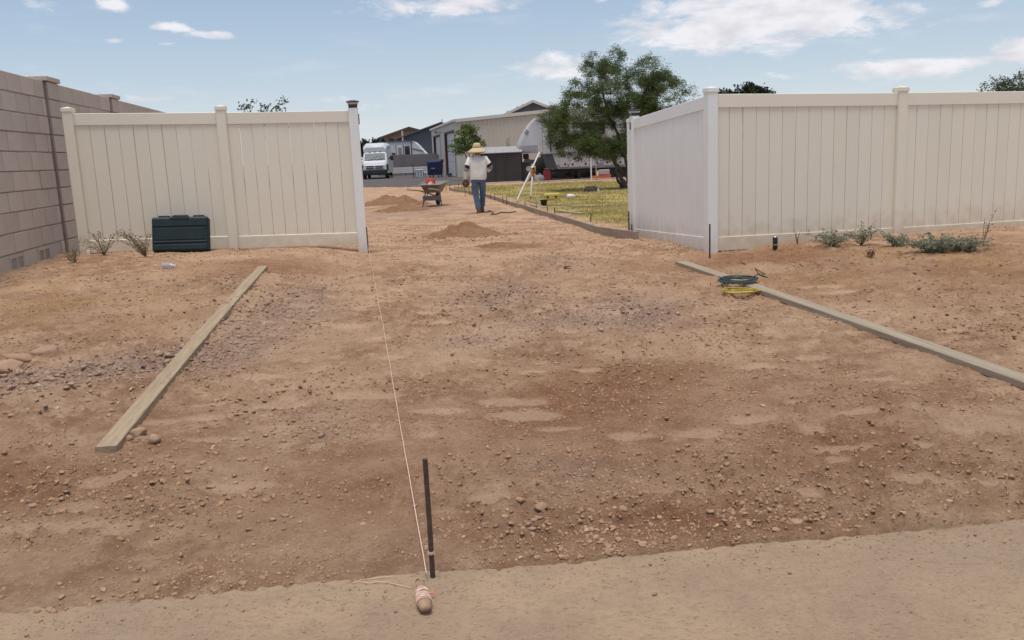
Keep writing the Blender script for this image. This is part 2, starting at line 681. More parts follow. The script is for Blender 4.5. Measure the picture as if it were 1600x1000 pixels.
def at(px, py, Y):
    d = fwd + CR * (px - 800) / FPX - CU * (py - 500) / FPX
    p = d * Y / d[1]
    return Vector((p[0], Y, EYE + p[2]))


ys = [-8, -5, -3, -1.5, -.5, .4, 1.0, 1.5, 1.9, 2.2, 2.4]
y = 2.5
while y < 15:
    ys.append(y)
    y *= 1.0036
while y < 46:
    ys.append(y)
    y *= 1.010
ys += [46.5, 48, 52, 60, 70, 85, 110, 150, 220, 350, 600, 1000]
ys = np.array(ys)
NC = 520
t = np.linspace(-1, 1, NC)
t = t * (.72 + .28 * np.abs(t) ** 3)
# a skirt of far columns so that the ground reaches the horizon on both sides
hw = 4.2 + .60 * np.maximum(ys, 0)
XX = t[None, :] * hw[:, None]
sk = np.array([8, 40, 300, 1000.0])
XX = np.concatenate([XX[:, :1] - sk[::-1][None, :], XX, XX[:, -1:] + sk[None, :]], axis=1)
NCC = XX.shape[1]
YY = np.repeat(ys[:, None], NCC, axis=1)
xf, yf = XX.ravel(), YY.ravel()
zf = height(xf, yf)
rows = len(ys)
ii = np.arange(rows * NCC).reshape(rows, NCC)
faces = np.stack([ii[:-1, :-1], ii[:-1, 1:], ii[1:, 1:], ii[1:, :-1]], axis=-1).reshape(-1, 4)
gm = arr_mesh('ground', np.stack([xf, yf, zf], 1), faces, smooth=True)
red, grav, lawn, straw = zones(xf, yf)
dm = dust_mask(xf, yf)
ca = gm.color_attributes.new('soil', 'FLOAT_COLOR', 'POINT')
ca.data.foreach_set('color', np.stack([red, grav, lawn, dm], 1).astype(np.float32).ravel())
cb = gm.color_attributes.new('cover', 'FLOAT_COLOR', 'POINT')
cb.data.foreach_set('color', np.stack([straw, straw * 0, straw * 0, straw * 0 + 1], 1).astype(np.float32).ravel())


def ground_material():
    m, nt, b = principled('soil')
    N, L = nt.nodes, nt.links
    b.inputs['Roughness'].default_value = 0.95
    b.inputs['Specular IOR Level'].default_value = 0.12
    g = N.new('ShaderNodeNewGeometry')

    def noise(sc, det=5, ro=.6, st=None):
        nz = N.new('ShaderNodeTexNoise')
        nz.inputs['Scale'].default_value = sc
        nz.inputs['Detail'].default_value = det
        nz.inputs['Roughness'].default_value = ro
        if st:
            mp = N.new('ShaderNodeMapping')
            mp.inputs['Scale'].default_value = st
            L.new(g.outputs['Position'], mp.inputs[0])
            L.new(mp.outputs[0], nz.inputs['Vector'])
        else:
            L.new(g.outputs['Position'], nz.inputs['Vector'])
        return nz.outputs[0]

    def rng_(v, a, b_, lo=0., hi=1.):
        r = N.new('ShaderNodeMapRange')
        r.inputs[1].default_value, r.inputs[2].default_value = a, b_
        r.inputs[3].default_value, r.inputs[4].default_value = lo, hi
        L.new(v, r.inputs[0])
        return r.outputs[0]

    def mul(a, b_):
        r = N.new('ShaderNodeMath')
        r.operation = 'MULTIPLY'
        for i_, v in enumerate((a, b_)):
            if isinstance(v, (int, float)):
                r.inputs[i_].default_value = v
            else:
                L.new(v, r.inputs[i_])
        return r.outputs[0]

    def mix(f, a, b_):
        r = N.new('ShaderNodeMix')
        r.data_type = 'RGBA'
        for i_, v in zip((0, 6, 7), (f, a, b_)):
            if isinstance(v, (int, float)):
                r.inputs[i_].default_value = v
            elif isinstance(v, tuple):
                r.inputs[i_].default_value = (*v, 1)
            else:
                L.new(v, r.inputs[i_])
        return r.outputs[2]

    at_ = N.new('ShaderNodeVertexColor')
    at_.layer_name = 'soil'
    sp = N.new('ShaderNodeSeparateColor')
    L.new(at_.outputs[0], sp.inputs[0])
    at2 = N.new('ShaderNodeVertexColor')
    at2.layer_name = 'cover'
    sp2 = N.new('ShaderNodeSeparateColor')
    L.new(at2.outputs[0], sp2.inputs[0])
    RED, GRAV, LAWN, DUSTM, STRAW = sp.outputs[0], sp.outputs[1], sp.outputs[2], at_.outputs[1], sp2.outputs[0]
    c = mix(rng_(noise(1.3, 9, .68), .41, .60), (.490, .324, .208), (.298, .170, .099))
    c = mix(rng_(noise(6.0, 8, .7), .47, .64), c, (.530, .356, .236))
    c = mix(mul(RED, .92), c, mix(rng_(noise(9, 5), .35, .65), (.200, .088, .044), (.305, .155, .084)))
    # gravel mixed in the soil: small stones of several greys and pinks
    vo = N.new('ShaderNodeTexVoronoi')
    vo.inputs['Scale'].default_value = 46
    L.new(g.outputs['Position'], vo.inputs['Vector'])
    sepv = N.new('ShaderNodeSeparateColor')
    L.new(vo.outputs['Color'], sepv.inputs[0])
    gc = mix(sepv.outputs[0], (.215, .155, .130), (.420, .325, .282))
    gc = mix(rng_(sepv.outputs[1], .6, .95), gc, (.24, .15, .11))
    c = mix(mul(GRAV, .62), c, gc)
    c = mix(mul(DUSTM, .62), c, (.570, .388, .262))
    # fine dark grains and pale crumbs
    c = mix(mul(rng_(noise(26, 6, .75), .50, .68), .32), c, (.215, .118, .066))
    c = mix(mul(rng_(noise(52, 8, .82), .53, .62), .50), c, (.190, .106, .064))
    c = mix(mul(rng_(noise(64, 8, .82), .54, .62), .75), c, (.50, .365, .262))
    # straw-coloured dead grass lying on the soil
    c = mix(mul(STRAW, rng_(noise(38, 5, .7, (1, 1, 1)), .42, .62, .1, .75)), c, (.38, .235, .080))
    # lawn: thin, half dry
    lc = mix(rng_(noise(.55, 5), .35, .65), (.470, .360, .140), (.290, .250, .085))
    lc = mix(rng_(noise(3.5, 6, .7), .48, .68), lc, (.450, .320, .140))
    c = mix(LAWN, c, lc)
    L.new(c, b.inputs['Base Color'])
    bp = N.new('ShaderNodeBump')
    bp.inputs['Distance'].default_value = .024
    bp.inputs['Strength'].default_value = 1.0
    L.new(noise(30, 12, .85), bp.inputs['Height'])
    bp2 = N.new('ShaderNodeBump')
    bp2.inputs['Distance'].default_value = .010
    L.new(mul(GRAV, .9), bp2.inputs['Strength'])
    bp2.invert = True
    L.new(vo.outputs['Distance'], bp2.inputs['Height'])
    L.new(bp.outputs[0], bp2.inputs['Normal'])
    L.new(bp2.outputs[0], b.inputs['Normal'])
    return m


ground = link('ground', gm, ground_material())
tag(ground, kind='structure')

# ------------------------------------------------------------------ concrete apron in the foreground
sx = np.concatenate([np.linspace(-9, -3.2, 30), np.linspace(-3.15, 3.15, 640), np.linspace(3.2, 9, 30)])
sv = np.concatenate([np.linspace(-8, 1.6, 25), np.linspace(1.65, 2.1, 20), np.linspace(2.106, 3.0, 150)])
SX, SV = np.meshgrid(sx, sv)
SY = np.where(SV > 1.6, 1.6 + (SV - 1.6) / 1.4 * (slab_y(SX) + .16 - 1.6), SV)
pit = np.maximum(vnoise(SX * 34, SY * 58, 90) - .60, 0) * (.4 + 1.2 * vnoise(SX * 3, SY * 3, 92))
SZ = .004 * (fbm(SX * 2.2, SY * 2.2, 88, 4) - .5) + .006 * (fbm(SX * 14, SY * 18, 89, 4, .65) - .5) - .016 * pit
si = np.arange(SX.size).reshape(SX.shape)
sf = np.stack([si[:-1, :-1], si[:-1, 1:], si[1:, 1:], si[1:, :-1]], -1).reshape(-1, 4)
am = arr_mesh('concrete_apron', np.stack([SX.ravel(), SY.ravel(), SZ.ravel()], 1), sf, smooth=True)


def slab_material():
    m, nt, b = principled('dusty_concrete')
    N, L = nt.nodes, nt.links
    b.inputs['Roughness'].default_value = .9
    b.inputs['Specular IOR Level'].default_value = .2
    g = N.new('ShaderNodeNewGeometry')

    def nz(sc, det=6, ro=.6, st=(1, 1, 1)):
        mp = N.new('ShaderNodeMapping')
        mp.inputs['Scale'].default_value = st
        L.new(g.outputs['Position'], mp.inputs[0])
        n_ = N.new('ShaderNodeTexNoise')
        n_.inputs['Scale'].default_value = sc
        n_.inputs['Detail'].default_value = det
        n_.inputs['Roughness'].default_value = ro
        L.new(mp.outputs[0], n_.inputs['Vector'])
        return n_.outputs[0]

    def rg(v, a, b_, hi=1.):
        r = N.new('ShaderNodeMapRange')
        r.inputs[1].default_value, r.inputs[2].default_value, r.inputs[4].default_value = a, b_, hi
        L.new(v, r.inputs[0])
        return r.outputs[0]

    def mix(f, a, b_):
        r = N.new('ShaderNodeMix')
        r.data_type = 'RGBA'
        L.new(f, r.inputs[0])
        for i_, v in zip((6, 7), (a, b_)):
            if isinstance(v, tuple):
                r.inputs[i_].default_value = (*v, 1)
            else:
                L.new(v, r.inputs[i_])
        return r.outputs[2]
    c = mix(rg(nz(1.5, 8, .68), .40, .60), (.425, .300, .196), (.335, .236, .162))
    c = mix(rg(nz(.8, 5), .50, .66, .6), c, (.325, .246, .172))
    c = mix(rg(nz(22, 6, .7, (1, 1.6, 1)), .50, .66, .65), c, (.265, .190, .128))
    c = mix(rg(nz(90, 5, .75), .50, .66, .6), c, (.44, .335, .240))
    c = mix(rg(nz(48, 4, .6, (1, 1.8, 1)), .60, .66, .75), c, (.175, .118, .076))
    L.new(c, b.inputs['Base Color'])
    bp = N.new('ShaderNodeBump')
    bp.inputs['Distance'].default_value = .012
    bp.inputs['Strength'].default_value = .9
    L.new(nz(55, 8, .75, (1, 1.5, 1)), bp.inputs['Height'])
    L.new(bp.outputs[0], b.inputs['Normal'])
    return m


tag(link('concrete_apron', am, slab_material()), kind='structure')

# ------------------------------------------------------------------ asphalt yard
apts = [(-60, 60), (-12, 51.2), (-7.5, 49.6), (-5.2, 47.2), (-3.4, 46.0), (-2.9, 46.3), (-2.3, 47.6), (-1.75, 52), (-1.7, 63.0), (-3.2, 66), (-6.6, 86), (-6.6, 110), (-70, 110)]
ap2 = []
for i_ in range(len(apts)):
    p_, q_ = apts[i_], apts[(i_ + 1) % len(apts)]
    nn = 14 if i_ in (1, 2, 3, 4, 5, 6) else 1
    for k_ in range(nn):
        f_ = k_ / nn
        ap2.append((p_[0] + (q_[0] - p_[0]) * f_, p_[1] + (q_[1] - p_[1]) * f_ + (random.uniform(-.45, .45) if nn > 1 else 0)))
apts = ap2
ab = MB()
ab.add([(p[0], p[1], .004) for p in apts], [tuple(range(len(apts)))])
asphalt = mat('asphalt', (.105, .088, .080), (.070, .060, .057), rough=.85, scale=.6, detail=8, bump=.3, bscale=60)
tag(ab.build('asphalt_yard', asphalt), kind='structure')

# ------------------------------------------------------------------ loose stones
def ico(sub):
    bm = bmesh.new()
    bmesh.ops.create_icosphere(bm, subdivisions=sub, radius=1.0)
    bm.verts.ensure_lookup_table()
    V = np.array([v.co[:] for v in bm.verts])
    Fa = np.array([[v.index for v in f.verts] for f in bm.faces])
    bm.free()
    return V, Fa


def stone_shapes(sub, n, jit, seed):
    r = np.random.default_rng(seed)
    V, Fa = ico(sub)
    out = []
    for _ in range(n):
        s = np.array([r.uniform(.8, 1.25), r.uniform(.65, 1.0), r.uniform(.42, .75)])
        W = V.copy()
        ph_ = r.uniform(0, 6.28, 6)
        W = W * (1 + .10 * np.sin(3.1 * W[:, 0] + ph_[0]) * np.sin(2.7 * W[:, 1] + ph_[1]) + .07 * np.sin(5.3 * W[:, 2] + ph_[2]) * np.cos(4.7 * W[:, 0] + ph_[3]))[:, None]
        for _k in range(7):     # a few flat cuts, as worn stones have
            nrm = r.normal(size=3)
            nrm /= np.linalg.norm(nrm)
            lim = r.uniform(.48, .85)
            dd = W @ nrm
            W = W - np.maximum(dd - lim, 0)[:, None] * nrm[None, :] * .95
        W = W * (1 + r.normal(0, jit, size=(len(W), 1)))
        out.append(W * s)
    return out, Fa


def scatter_mesh(name, pts, sizes, shapes, Fa, sink=.25):
    n = len(pts)
    sid = rng.integers(0, len(shapes), n)
    S = np.stack(shapes)[sid]
    ang = rng.uniform(0, 2 * math.pi, n)
    ca_, sa_ = np.cos(ang), np.sin(ang)
    tx = rng.normal(0, .22, n)
    W = S * sizes[:, None, None]
    x, yv, z = W[..., 0], W[..., 1], W[..., 2]
    z2 = z + x * tx[:, None] * .6
    X = x * ca_[:, None] - yv * sa_[:, None] + pts[:, 0:1]
    Yv = x * sa_[:, None] + yv * ca_[:, None] + pts[:, 1:2]
    Z = z2 + pts[:, 2:3] + sizes[:, None] * (.42 - sink * 1.6)
    V = np.stack([X, Yv, Z], -1).reshape(-1, 3)
    nv = S.shape[1]
    Fs = (Fa[None] + (np.arange(n) * nv)[:, None, None]).reshape(-1, 3)
    return arr_mesh(name, V, Fs, smooth=True)


def stone_material(name, cols, rough=.9):
    m, nt, b = principled(name)
    N, L = nt.nodes, nt.links
    b.inputs['Roughness'].default_value = rough
    b.inputs['Specular IOR Level'].default_value = .2
    g = N.new('ShaderNodeNewGeometry')
    oi = N.new('ShaderNodeObjectInfo')
    ad = N.new('ShaderNodeMath')
    ad.operation = 'ADD'
    L.new(g.outputs['Random Per Island'], ad.inputs[0])
    L.new(oi.outputs['Random'], ad.inputs[1])
    fr = N.new('ShaderNodeMath')
    fr.operation = 'FRACT'
    L.new(ad.outputs[0], fr.inputs[0])
    cr_ = N.new('ShaderNodeValToRGB')
    cr_.color_ramp.interpolation = 'LINEAR'
    e = cr_.color_ramp.elements
    for k_, c in enumerate(cols):
        p = k_ / (len(cols) - 1)
        if k_ == 0:
            e[0].position, e[0].color = 0, (*c, 1)
        elif k_ == len(cols) - 1:
            e[-1].position, e[-1].color = 1, (*c, 1)
        else:
            q = e.new(p)
            q.color = (*c, 1)
    L.new(fr.outputs[0], cr_.inputs[0])
    nz = N.new('ShaderNodeTexNoise')
    nz.inputs['Scale'].default_value = 45
    nz.inputs['Detail'].default_value = 6
    L.new(g.outputs['Position'], nz.inputs['Vector'])
    rp = N.new('ShaderNodeMapRange')
    rp.inputs[1].default_value, rp.inputs[2].default_value, rp.inputs[4].default_value = .36, .60, .85
    L.new(nz.outputs[0], rp.inputs[0])
    mx = N.new('ShaderNodeMix')
    mx.data_type = 'RGBA'
    L.new(rp.outputs[0], mx.inputs[0])
    L.new(cr_.outputs[0], mx.inputs[6])
    mx.inputs[7].default_value = (.335, .210, .132, 1)      # clinging dust
    L.new(mx.outputs[2], b.inputs['Base Color'])
    bp = N.new('ShaderNodeBump')
    bp.inputs['Distance'].default_value = .003
    bp.inputs['Strength'].default_value = .7
    L.new(nz.outputs[0], bp.inputs['Height'])
    L.new(bp.outputs[0], b.inputs['Normal'])
    return m


PEB = stone_material('pebble', [(0.349, 0.214, 0.131), (0.262, 0.150, 0.088), (0.419, 0.284, 0.187), (0.332, 0.218, 0.148), (0.376, 0.234, 0.145), (0.245, 0.136, 0.078), (0.507, 0.370, 0.261), (0.306, 0.197, 0.129)])
GRV = stone_material('gravel', [(0.288, 0.214, 0.176), (0.216, 0.160, 0.138), (0.360, 0.288, 0.244), (0.304, 0.200, 0.148), (0.248, 0.188, 0.168), (0.320, 0.228, 0.172), (0.432, 0.356, 0.304), (0.200, 0.144, 0.122)])


def pebble_points(n, y0, y1, dens, seed):
    r = np.random.default_rng(seed)
    yv = y0 * np.exp(r.random(n * 3) * math.log(y1 / y0))
    hw_ = .9 + .66 * yv
    xv = r.uniform(-1, 1, n * 3) * hw_
    p = dens(xv, yv)
    keep = r.random(n * 3) < p
    xv, yv = xv[keep][:n], yv[keep][:n]
    return xv, yv


def rubble(x, y):
    return (1.3 * bumpf(x, y, .30, 3.22, .45, .20) + .9 * bumpf(x, y, 1.05, 3.35, .55, .20) + .7 * bumpf(x, y, .65, 3.65, .7, .22)
            + .5 * bumpf(x, y, -1.3, 2.98, .35, .12) + .7 * bumpf(x, y, -1.9, 3.9, .4, .25) + .6 * bumpf(x, y, -1.5, 3.6, .35, .2)
            + .5 * bumpf(x, y, -1.0, 4.6, .4, .25) + .5 * bumpf(x, y, 2.0, 3.6, .6, .25))


def dens_small(x, y):
    red_, gr_, lw_, st_ = zones(x, y)
    c = sstep(.50, .66, fbm(x * 1.9, y * 1.9, 71, 4))
    d = .06 + .75 * c + .8 * gr_ + .9 * rubble(x, y)
    d = d * (1 - .85 * dust_mask(x, y)) * (1 - lw_) * (y > slab_y(x) + .02)
    return np.clip(d, 0, 1)


def dens_gravel(x, y):
    red_, gr_, lw_, st_ = zones(x, y)
    return np.clip(1.5 * gr_ - .15, 0, 1) * (1 - lw_) * (y > slab_y(x) + .03)


x_, y_ = pebble_points(30000, 2.7, 16, dens_small, 101)
s_ = np.exp(rng.normal(math.log(.0042), .55, len(x_))) * (.62 + .13 * y_)
s_ = np.clip(s_, .0022, .022)
sh0, F0 = stone_shapes(1, 14, .13, 3)
pm = scatter_mesh('pebbles', np.stack([x_, y_, height(x_, y_)], 1), s_, sh0, F0)
tag(link('pebbles', pm, PEB), 'small tan and brown pebbles and soil crumbs strewn over the dirt driveway', 'pebbles', kind='stuff')
x_, y_ = pebble_points(17000, 3.6, 13, dens_gravel, 102)
s_ = np.exp(rng.normal(math.log(.0092), .42, len(x_))) * (.75 + .05 * y_)
s_ = np.clip(s_ * (1 + .55 * sstep(-1.9, -2.5, x_)), .005, .036)
gmesh = scatter_mesh('gravel', np.stack([x_, y_, height(x_, y_)], 1), s_, sh0, F0, sink=.18)
tag(link('gravel', gmesh, GRV), 'grey and pink gravel lying in patches on the driveway and beside the left board', 'gravel', kind='stuff')
# crumbs of the soil itself: tiny irregular lumps everywhere on the bare ground
oct_v = np.array([(1, 0, 0), (-1, 0, 0), (0, 1, 0), (0, -1, 0), (0, 0, 1), (0, 0, -1.0)])
oct_f = np.array([(0, 2, 4), (2, 1, 4), (1, 3, 4), (3, 0, 4), (2, 0, 5), (1, 2, 5), (3, 1, 5), (0, 3, 5)])
osh = [oct_v * rng.uniform(.55, 1.25, (6, 1)) * np.array([1, .85, .7]) for _ in range(16)]


def dens_crumb(x, y):
    red_, gr_, lw_, st_ = zones(x, y)
    c = sstep(.45, .62, fbm(x * 2.6, y * 2.6, 73, 4))
    return np.clip((.08 + .95 * c + .3 * red_ + 1.2 * rubble(x, y) + .7 * bumpf(x, y, .7, 5.1, .7, .4)) * (1 - .9 * dust_mask(x, y)) * (1 - lw_) * (y > slab_y(x) + .015), 0, 1)


x_, y_ = pebble_points(60000, 2.7, 20, dens_crumb, 103)
s_ = np.clip(np.exp(rng.normal(math.log(.0046), .6, len(x_))) * (.55 + .15 * y_), .002, .021)
crm = scatter_mesh('soil_clods', np.stack([x_, y_, height(x_, y_)], 1), s_, osh, oct_f, sink=.3)
CLOD = stone_material('clod', [(0.349, 0.206, 0.122), (0.262, 0.146, 0.083), (0.411, 0.255, 0.156), (0.297, 0.169, 0.098), (0.376, 0.226, 0.135), (0.227, 0.123, 0.070)])
tag(link('soil_clods', crm, CLOD), 'small brown crumbs of dry soil covering the bare driveway', 'soil', kind='stuff')
# crumbs on the concrete near the soil edge
xv = rng.uniform(-2.2, 2.4, 900)
yv = slab_y(xv) - np.abs(rng.normal(0, .12, 900))
cm = scatter_mesh('soil_crumbs', np.stack([xv, yv, xv * 0 + .0005], 1), np.clip(np.exp(rng.normal(math.log(.0028), .5, 900)), .001, .009), sh0, F0, sink=.2)
tag(link('soil_crumbs', cm, PEB), 'loose soil crumbs spilled on the edge of the concrete', 'soil', kind='stuff')

# stones big enough to be picked out one by one
sh2, F2 = stone_shapes(3, 10, .018, 8)
stone_meshes = [arr_mesh('stone', S, F2, smooth=True) for S in sh2]


def rock(px, py, wpx, label, group=None, flat=1.0, mesh=None, m=None, rz=None, name='stone', sink=.5):
    p = G(px, py)
    dist = math.hypot(p.x, p.y)
    s = wpx / FPX * dist / 2 * (1.05 if group is None else .84)
    me = stone_meshes[mesh if mesh is not None else random.randrange(len(stone_meshes))]
    o = link(name, me, m or PEB)
    o.location = (p.x, p.y, H1(p.x, p.y) + s * .5 * (1 - sink))
    o.scale = (s, s, s * flat)
    o.rotation_euler = (random.uniform(-.2, .2), random.uniform(-.2, .2), rz if rz is not None else random.uniform(0, 6.28))
    tag(o, label, 'stone', group)
    return o


rock(848, 802, 27, 'largest angular brown stone standing above the rubble by the concrete edge', mesh=0, flat=1.0, rz=.4, sink=.7)
rock(72, 549, 36, 'smooth pale grey boulder lying beyond the gravel band, highest of three', mesh=1, flat=1.0, rz=.1, m=GRV, sink=.75)
rock(28, 561, 42, 'long low pinkish boulder lying between two others beside the gravel band', mesh=5, flat=.8, rz=.0, sink=.8)
rock(6, 580, 50, 'big reddish boulder half sunk in soil at the gravel band', mesh=2, flat=.9, rz=.2, sink=.8)
rock(216, 681, 25, 'round brown stone touching the lower end of the left board', mesh=4, flat=1.3)
rock(197, 688, 18, 'small pale stone wedged between left board and a rounder stone', mesh=6, flat=1.0)
rock(240, 692, 26, 'lumpy brown clod beside the round stone at the left board', mesh=7, flat=.9)
rock(975, 804, 17, 'pale whitish chip of stone on top of the rubble', mesh=0, flat=1.2, m=GRV)
rock(1244, 822, 22, 'long pale slab of stone lying at the concrete edge', mesh=5, flat=.8, rz=2.4)
rock(487, 488, 13, 'single tan stone on the gravel between string line and left board', mesh=1)
rock(977, 488, 13, 'dark grey stone standing alone on the dirt before the cable coils', mesh=2, m=GRV)
rock(886, 419, 14, 'flat pale stone in the gravel streak before the dirt mounds', mesh=5, flat=.6)
rock(707, 557, 11, 'brown stone beside the string line in the dusty driveway', mesh=6)
cl = [('rubble stones at the concrete edge', 'brown stone among the loose rubble piled at the concrete edge', 70, lambda: (random.gauss(900, 85), random.gauss(848, 22), random.uniform(9, 18)), lambda x, y: 780 < x < 1110 and 790 < y < 905 - (x - 660) * .095 - 6),
      ('stones right of the rubble', 'tan stone in the scatter between rubble and far end of the concrete edge', 44, lambda: (random.gauss(1210, 110), random.gauss(815, 24), random.uniform(8, 17)), lambda x, y: 1115 < x < 1580 and 760 < y < 900 - (x - 660) * .093 - 6),
      ('stones along the left concrete edge', 'brown stone lying along the left stretch of the soil edge', 26, lambda: (random.uniform(60, 560), random.gauss(945, 16), random.uniform(8, 17)), lambda x, y: y < 975 - x * .11),
      ('stones below the left board', 'dusty stone scattered on the dirt below the left board end', 60, lambda: (random.gauss(290, 120), random.gauss(765, 40), random.uniform(8, 17)), lambda x, y: 10 < x < 560 and 715 < y < 880),
      ('stones right of the left board', 'rounded stone in loose soil on the driveway side of the left board', 36, lambda: (random.gauss(390, 45), random.gauss(655, 32), random.uniform(8, 14)), lambda x, y: 300 < x < 500 and 560 < y < 720),
      ('gravel band stones', 'larger rounded stone of the grey gravel band left of the board', 70, lambda: (random.uniform(0, 240), random.gauss(622 - .0, 22), random.uniform(8, 14)), lambda x, y: x < 235 and 570 < y < 665),
      ('driveway stones', 'loose stone on the open dirt between stake and right board', 46, lambda: (random.uniform(620, 1450), random.uniform(600, 790), random.uniform(7, 12)), lambda x, y: True)]
for grp, lab, n, gen, ok in cl:
    k = 0
    tries = 0
    while k < n and tries < 4000:
        tries += 1
        a, b_, w_ = gen()
        if not ok(a, b_):
            continue
        rock(a, b_, w_, lab, grp, flat=random.uniform(.8, 1.2), m=GRV if 'gravel' in grp else PEB)
        k += 1

# ------------------------------------------------------------------ grass and straw (uncountable)
def blades(name, x, y, z, hgt, wid, lean, m, label, cat):
    n = len(x)
    a = rng.uniform(0, 2 * math.pi, n)
    la = rng.uniform(0, 2 * math.pi, n)
    dx, dy = np.cos(a) * wid / 2, np.sin(a) * wid / 2
    lx_, ly_ = np.cos(la) * lean * hgt, np.sin(la) * lean * hgt
    V = np.stack([np.stack([x - dx, y - dy, z - .004], 1), np.stack([x + dx, y + dy, z - .004], 1),
                  np.stack([x + lx_, y + ly_, z + hgt], 1)], 1).reshape(-1, 3)
    Fs = np.arange(n * 3).reshape(-1, 3)
    return tag(link(name, arr_mesh(name, V, Fs), m), label, cat, kind='stuff')


GRASS = leaf_mat('grass_blade', (.235, .215, .070), (.580, .465, .190), scale=.6, transl=.3)
STRAW = leaf_mat('straw_blade', (.30, .17, .065), (.52, .34, .125), scale=3, transl=.2)
n = 150000
yv = 13.2 * np.exp(rng.random(n) * math.log(44 / 13.2))
xv = form_x(yv) + rng.random(n) * (7 + yv * .18)
lw = zones(xv, yv)[2]
k = rng.random(n) < lw * (.25 + .9 * sstep(.35, .6, fbm(xv * 1.2, yv * 1.2, 91, 4)))
xv, yv = xv[k], yv[k]
blades('grass', xv, yv, height(xv, yv), rng.uniform(.02, .055, len(xv)) * (.7 + .02 * yv), .006 + .0006 * yv, .8, GRASS, 'short half-dry lawn grass behind the form boards', 'grass')
n = 60000
yv = 5.5 + rng.random(n) * 6.0
xv = np.where(rng.random(n) < .6, rng.uniform(2.0, 7.0, n), rng.uniform(-5.2, -2.6, n))
st = zones(xv, yv)[3]
k = rng.random(n) < st * .75 * sstep(.4, .6, fbm(xv * 4, yv * 4, 95, 3))
xv, yv = xv[k], yv[k]
blades('dead_grass', xv, yv, height(xv, yv), rng.uniform(.008, .028, len(xv)), .005, 1.8, STRAW, 'thin straw-coloured dead grass on the bare soil before both fences', 'dead grass')

# ------------------------------------------------------------------ vinyl fences
ALMOND = mat('almond_vinyl', (.800, .750, .628), (.760, .708, .588), rough=.42, scale=1.5, detail=5, spec=.35, world_pos=True, objvar=.6, dust=(.30, .62))
WHITEV = mat('white_vinyl', (.825, .830, .800), (.790, .795, .765), rough=.42, scale=1.5, detail=5, spec=.35, world_pos=True, dust=(.16, .55))
CAPDARK = mat('cap_black', (.035, .033, .032), (.06, .055, .05), rough=.4)
CAPGREY = mat('cap_lens', (.55, .53, .48), (.42, .40, .36), rough=.25)
SOLAR = mat('solar_cell', (.02, .025, .04), (.05, .05, .06), rough=.15)
STEEL = mat('dark_bracket', (.10, .10, .11), (.16, .15, .15), rough=.5, metal=.6)
PW = .127


def fence_post(par, xy, z0, ztop, m, ang, cap='flat'):
    M = Matrix.Translation((xy[0], xy[1], 0)) @ Matrix.Rotation(ang, 4, 'Z')
    h = PW / 2
    p = MB().box((-h, -h, z0 - .12), (h, h, ztop), M, bev=.006).build('post', m, par)
    if cap == 'flat':
        b = MB()
        b.box((-h - .008, -h - .008, ztop - .035), (h + .008, h + .008, ztop + .012), M, bev=.004)
        q = h + .006
        b.add([(-q, -q, ztop + .0135), (q, -q, ztop + .0135), (q, q, ztop + .0135), (-q, q, ztop + .0135), (0, 0, ztop + .034)],
              [(0, 1, 4), (1, 2, 4), (2, 3, 4), (3, 0, 4), (3, 2, 1, 0)], M)
        c = b.build('post_cap', m, par)
    else:
        c = MB().box((-h + .004, -h + .004, ztop + .001), (h - .004, h - .004, ztop + .045), M, bev=.004).build('solar_cap', CAPDARK, par)
        MB().box((-h - .006, -h - .006, ztop + .046), (h + .006, h + .006, ztop + .075), M, bev=.006).build('lens', CAPGREY, c)
        MB().box((-h - .022, -h - .022, ztop + .076), (h + .022, h + .022, ztop + .092), M, bev=.005).build('lid', CAPDARK, c)
        MB().box((-h + .012, -h + .012, ztop + .093), (h - .012, h - .012, ztop + .102), M, bev=.003).build('solar_panel', SOLAR, c)
        for o in c.children:      # sub-parts carry world coordinates already
            o.location = (0, 0, 0)
    return p


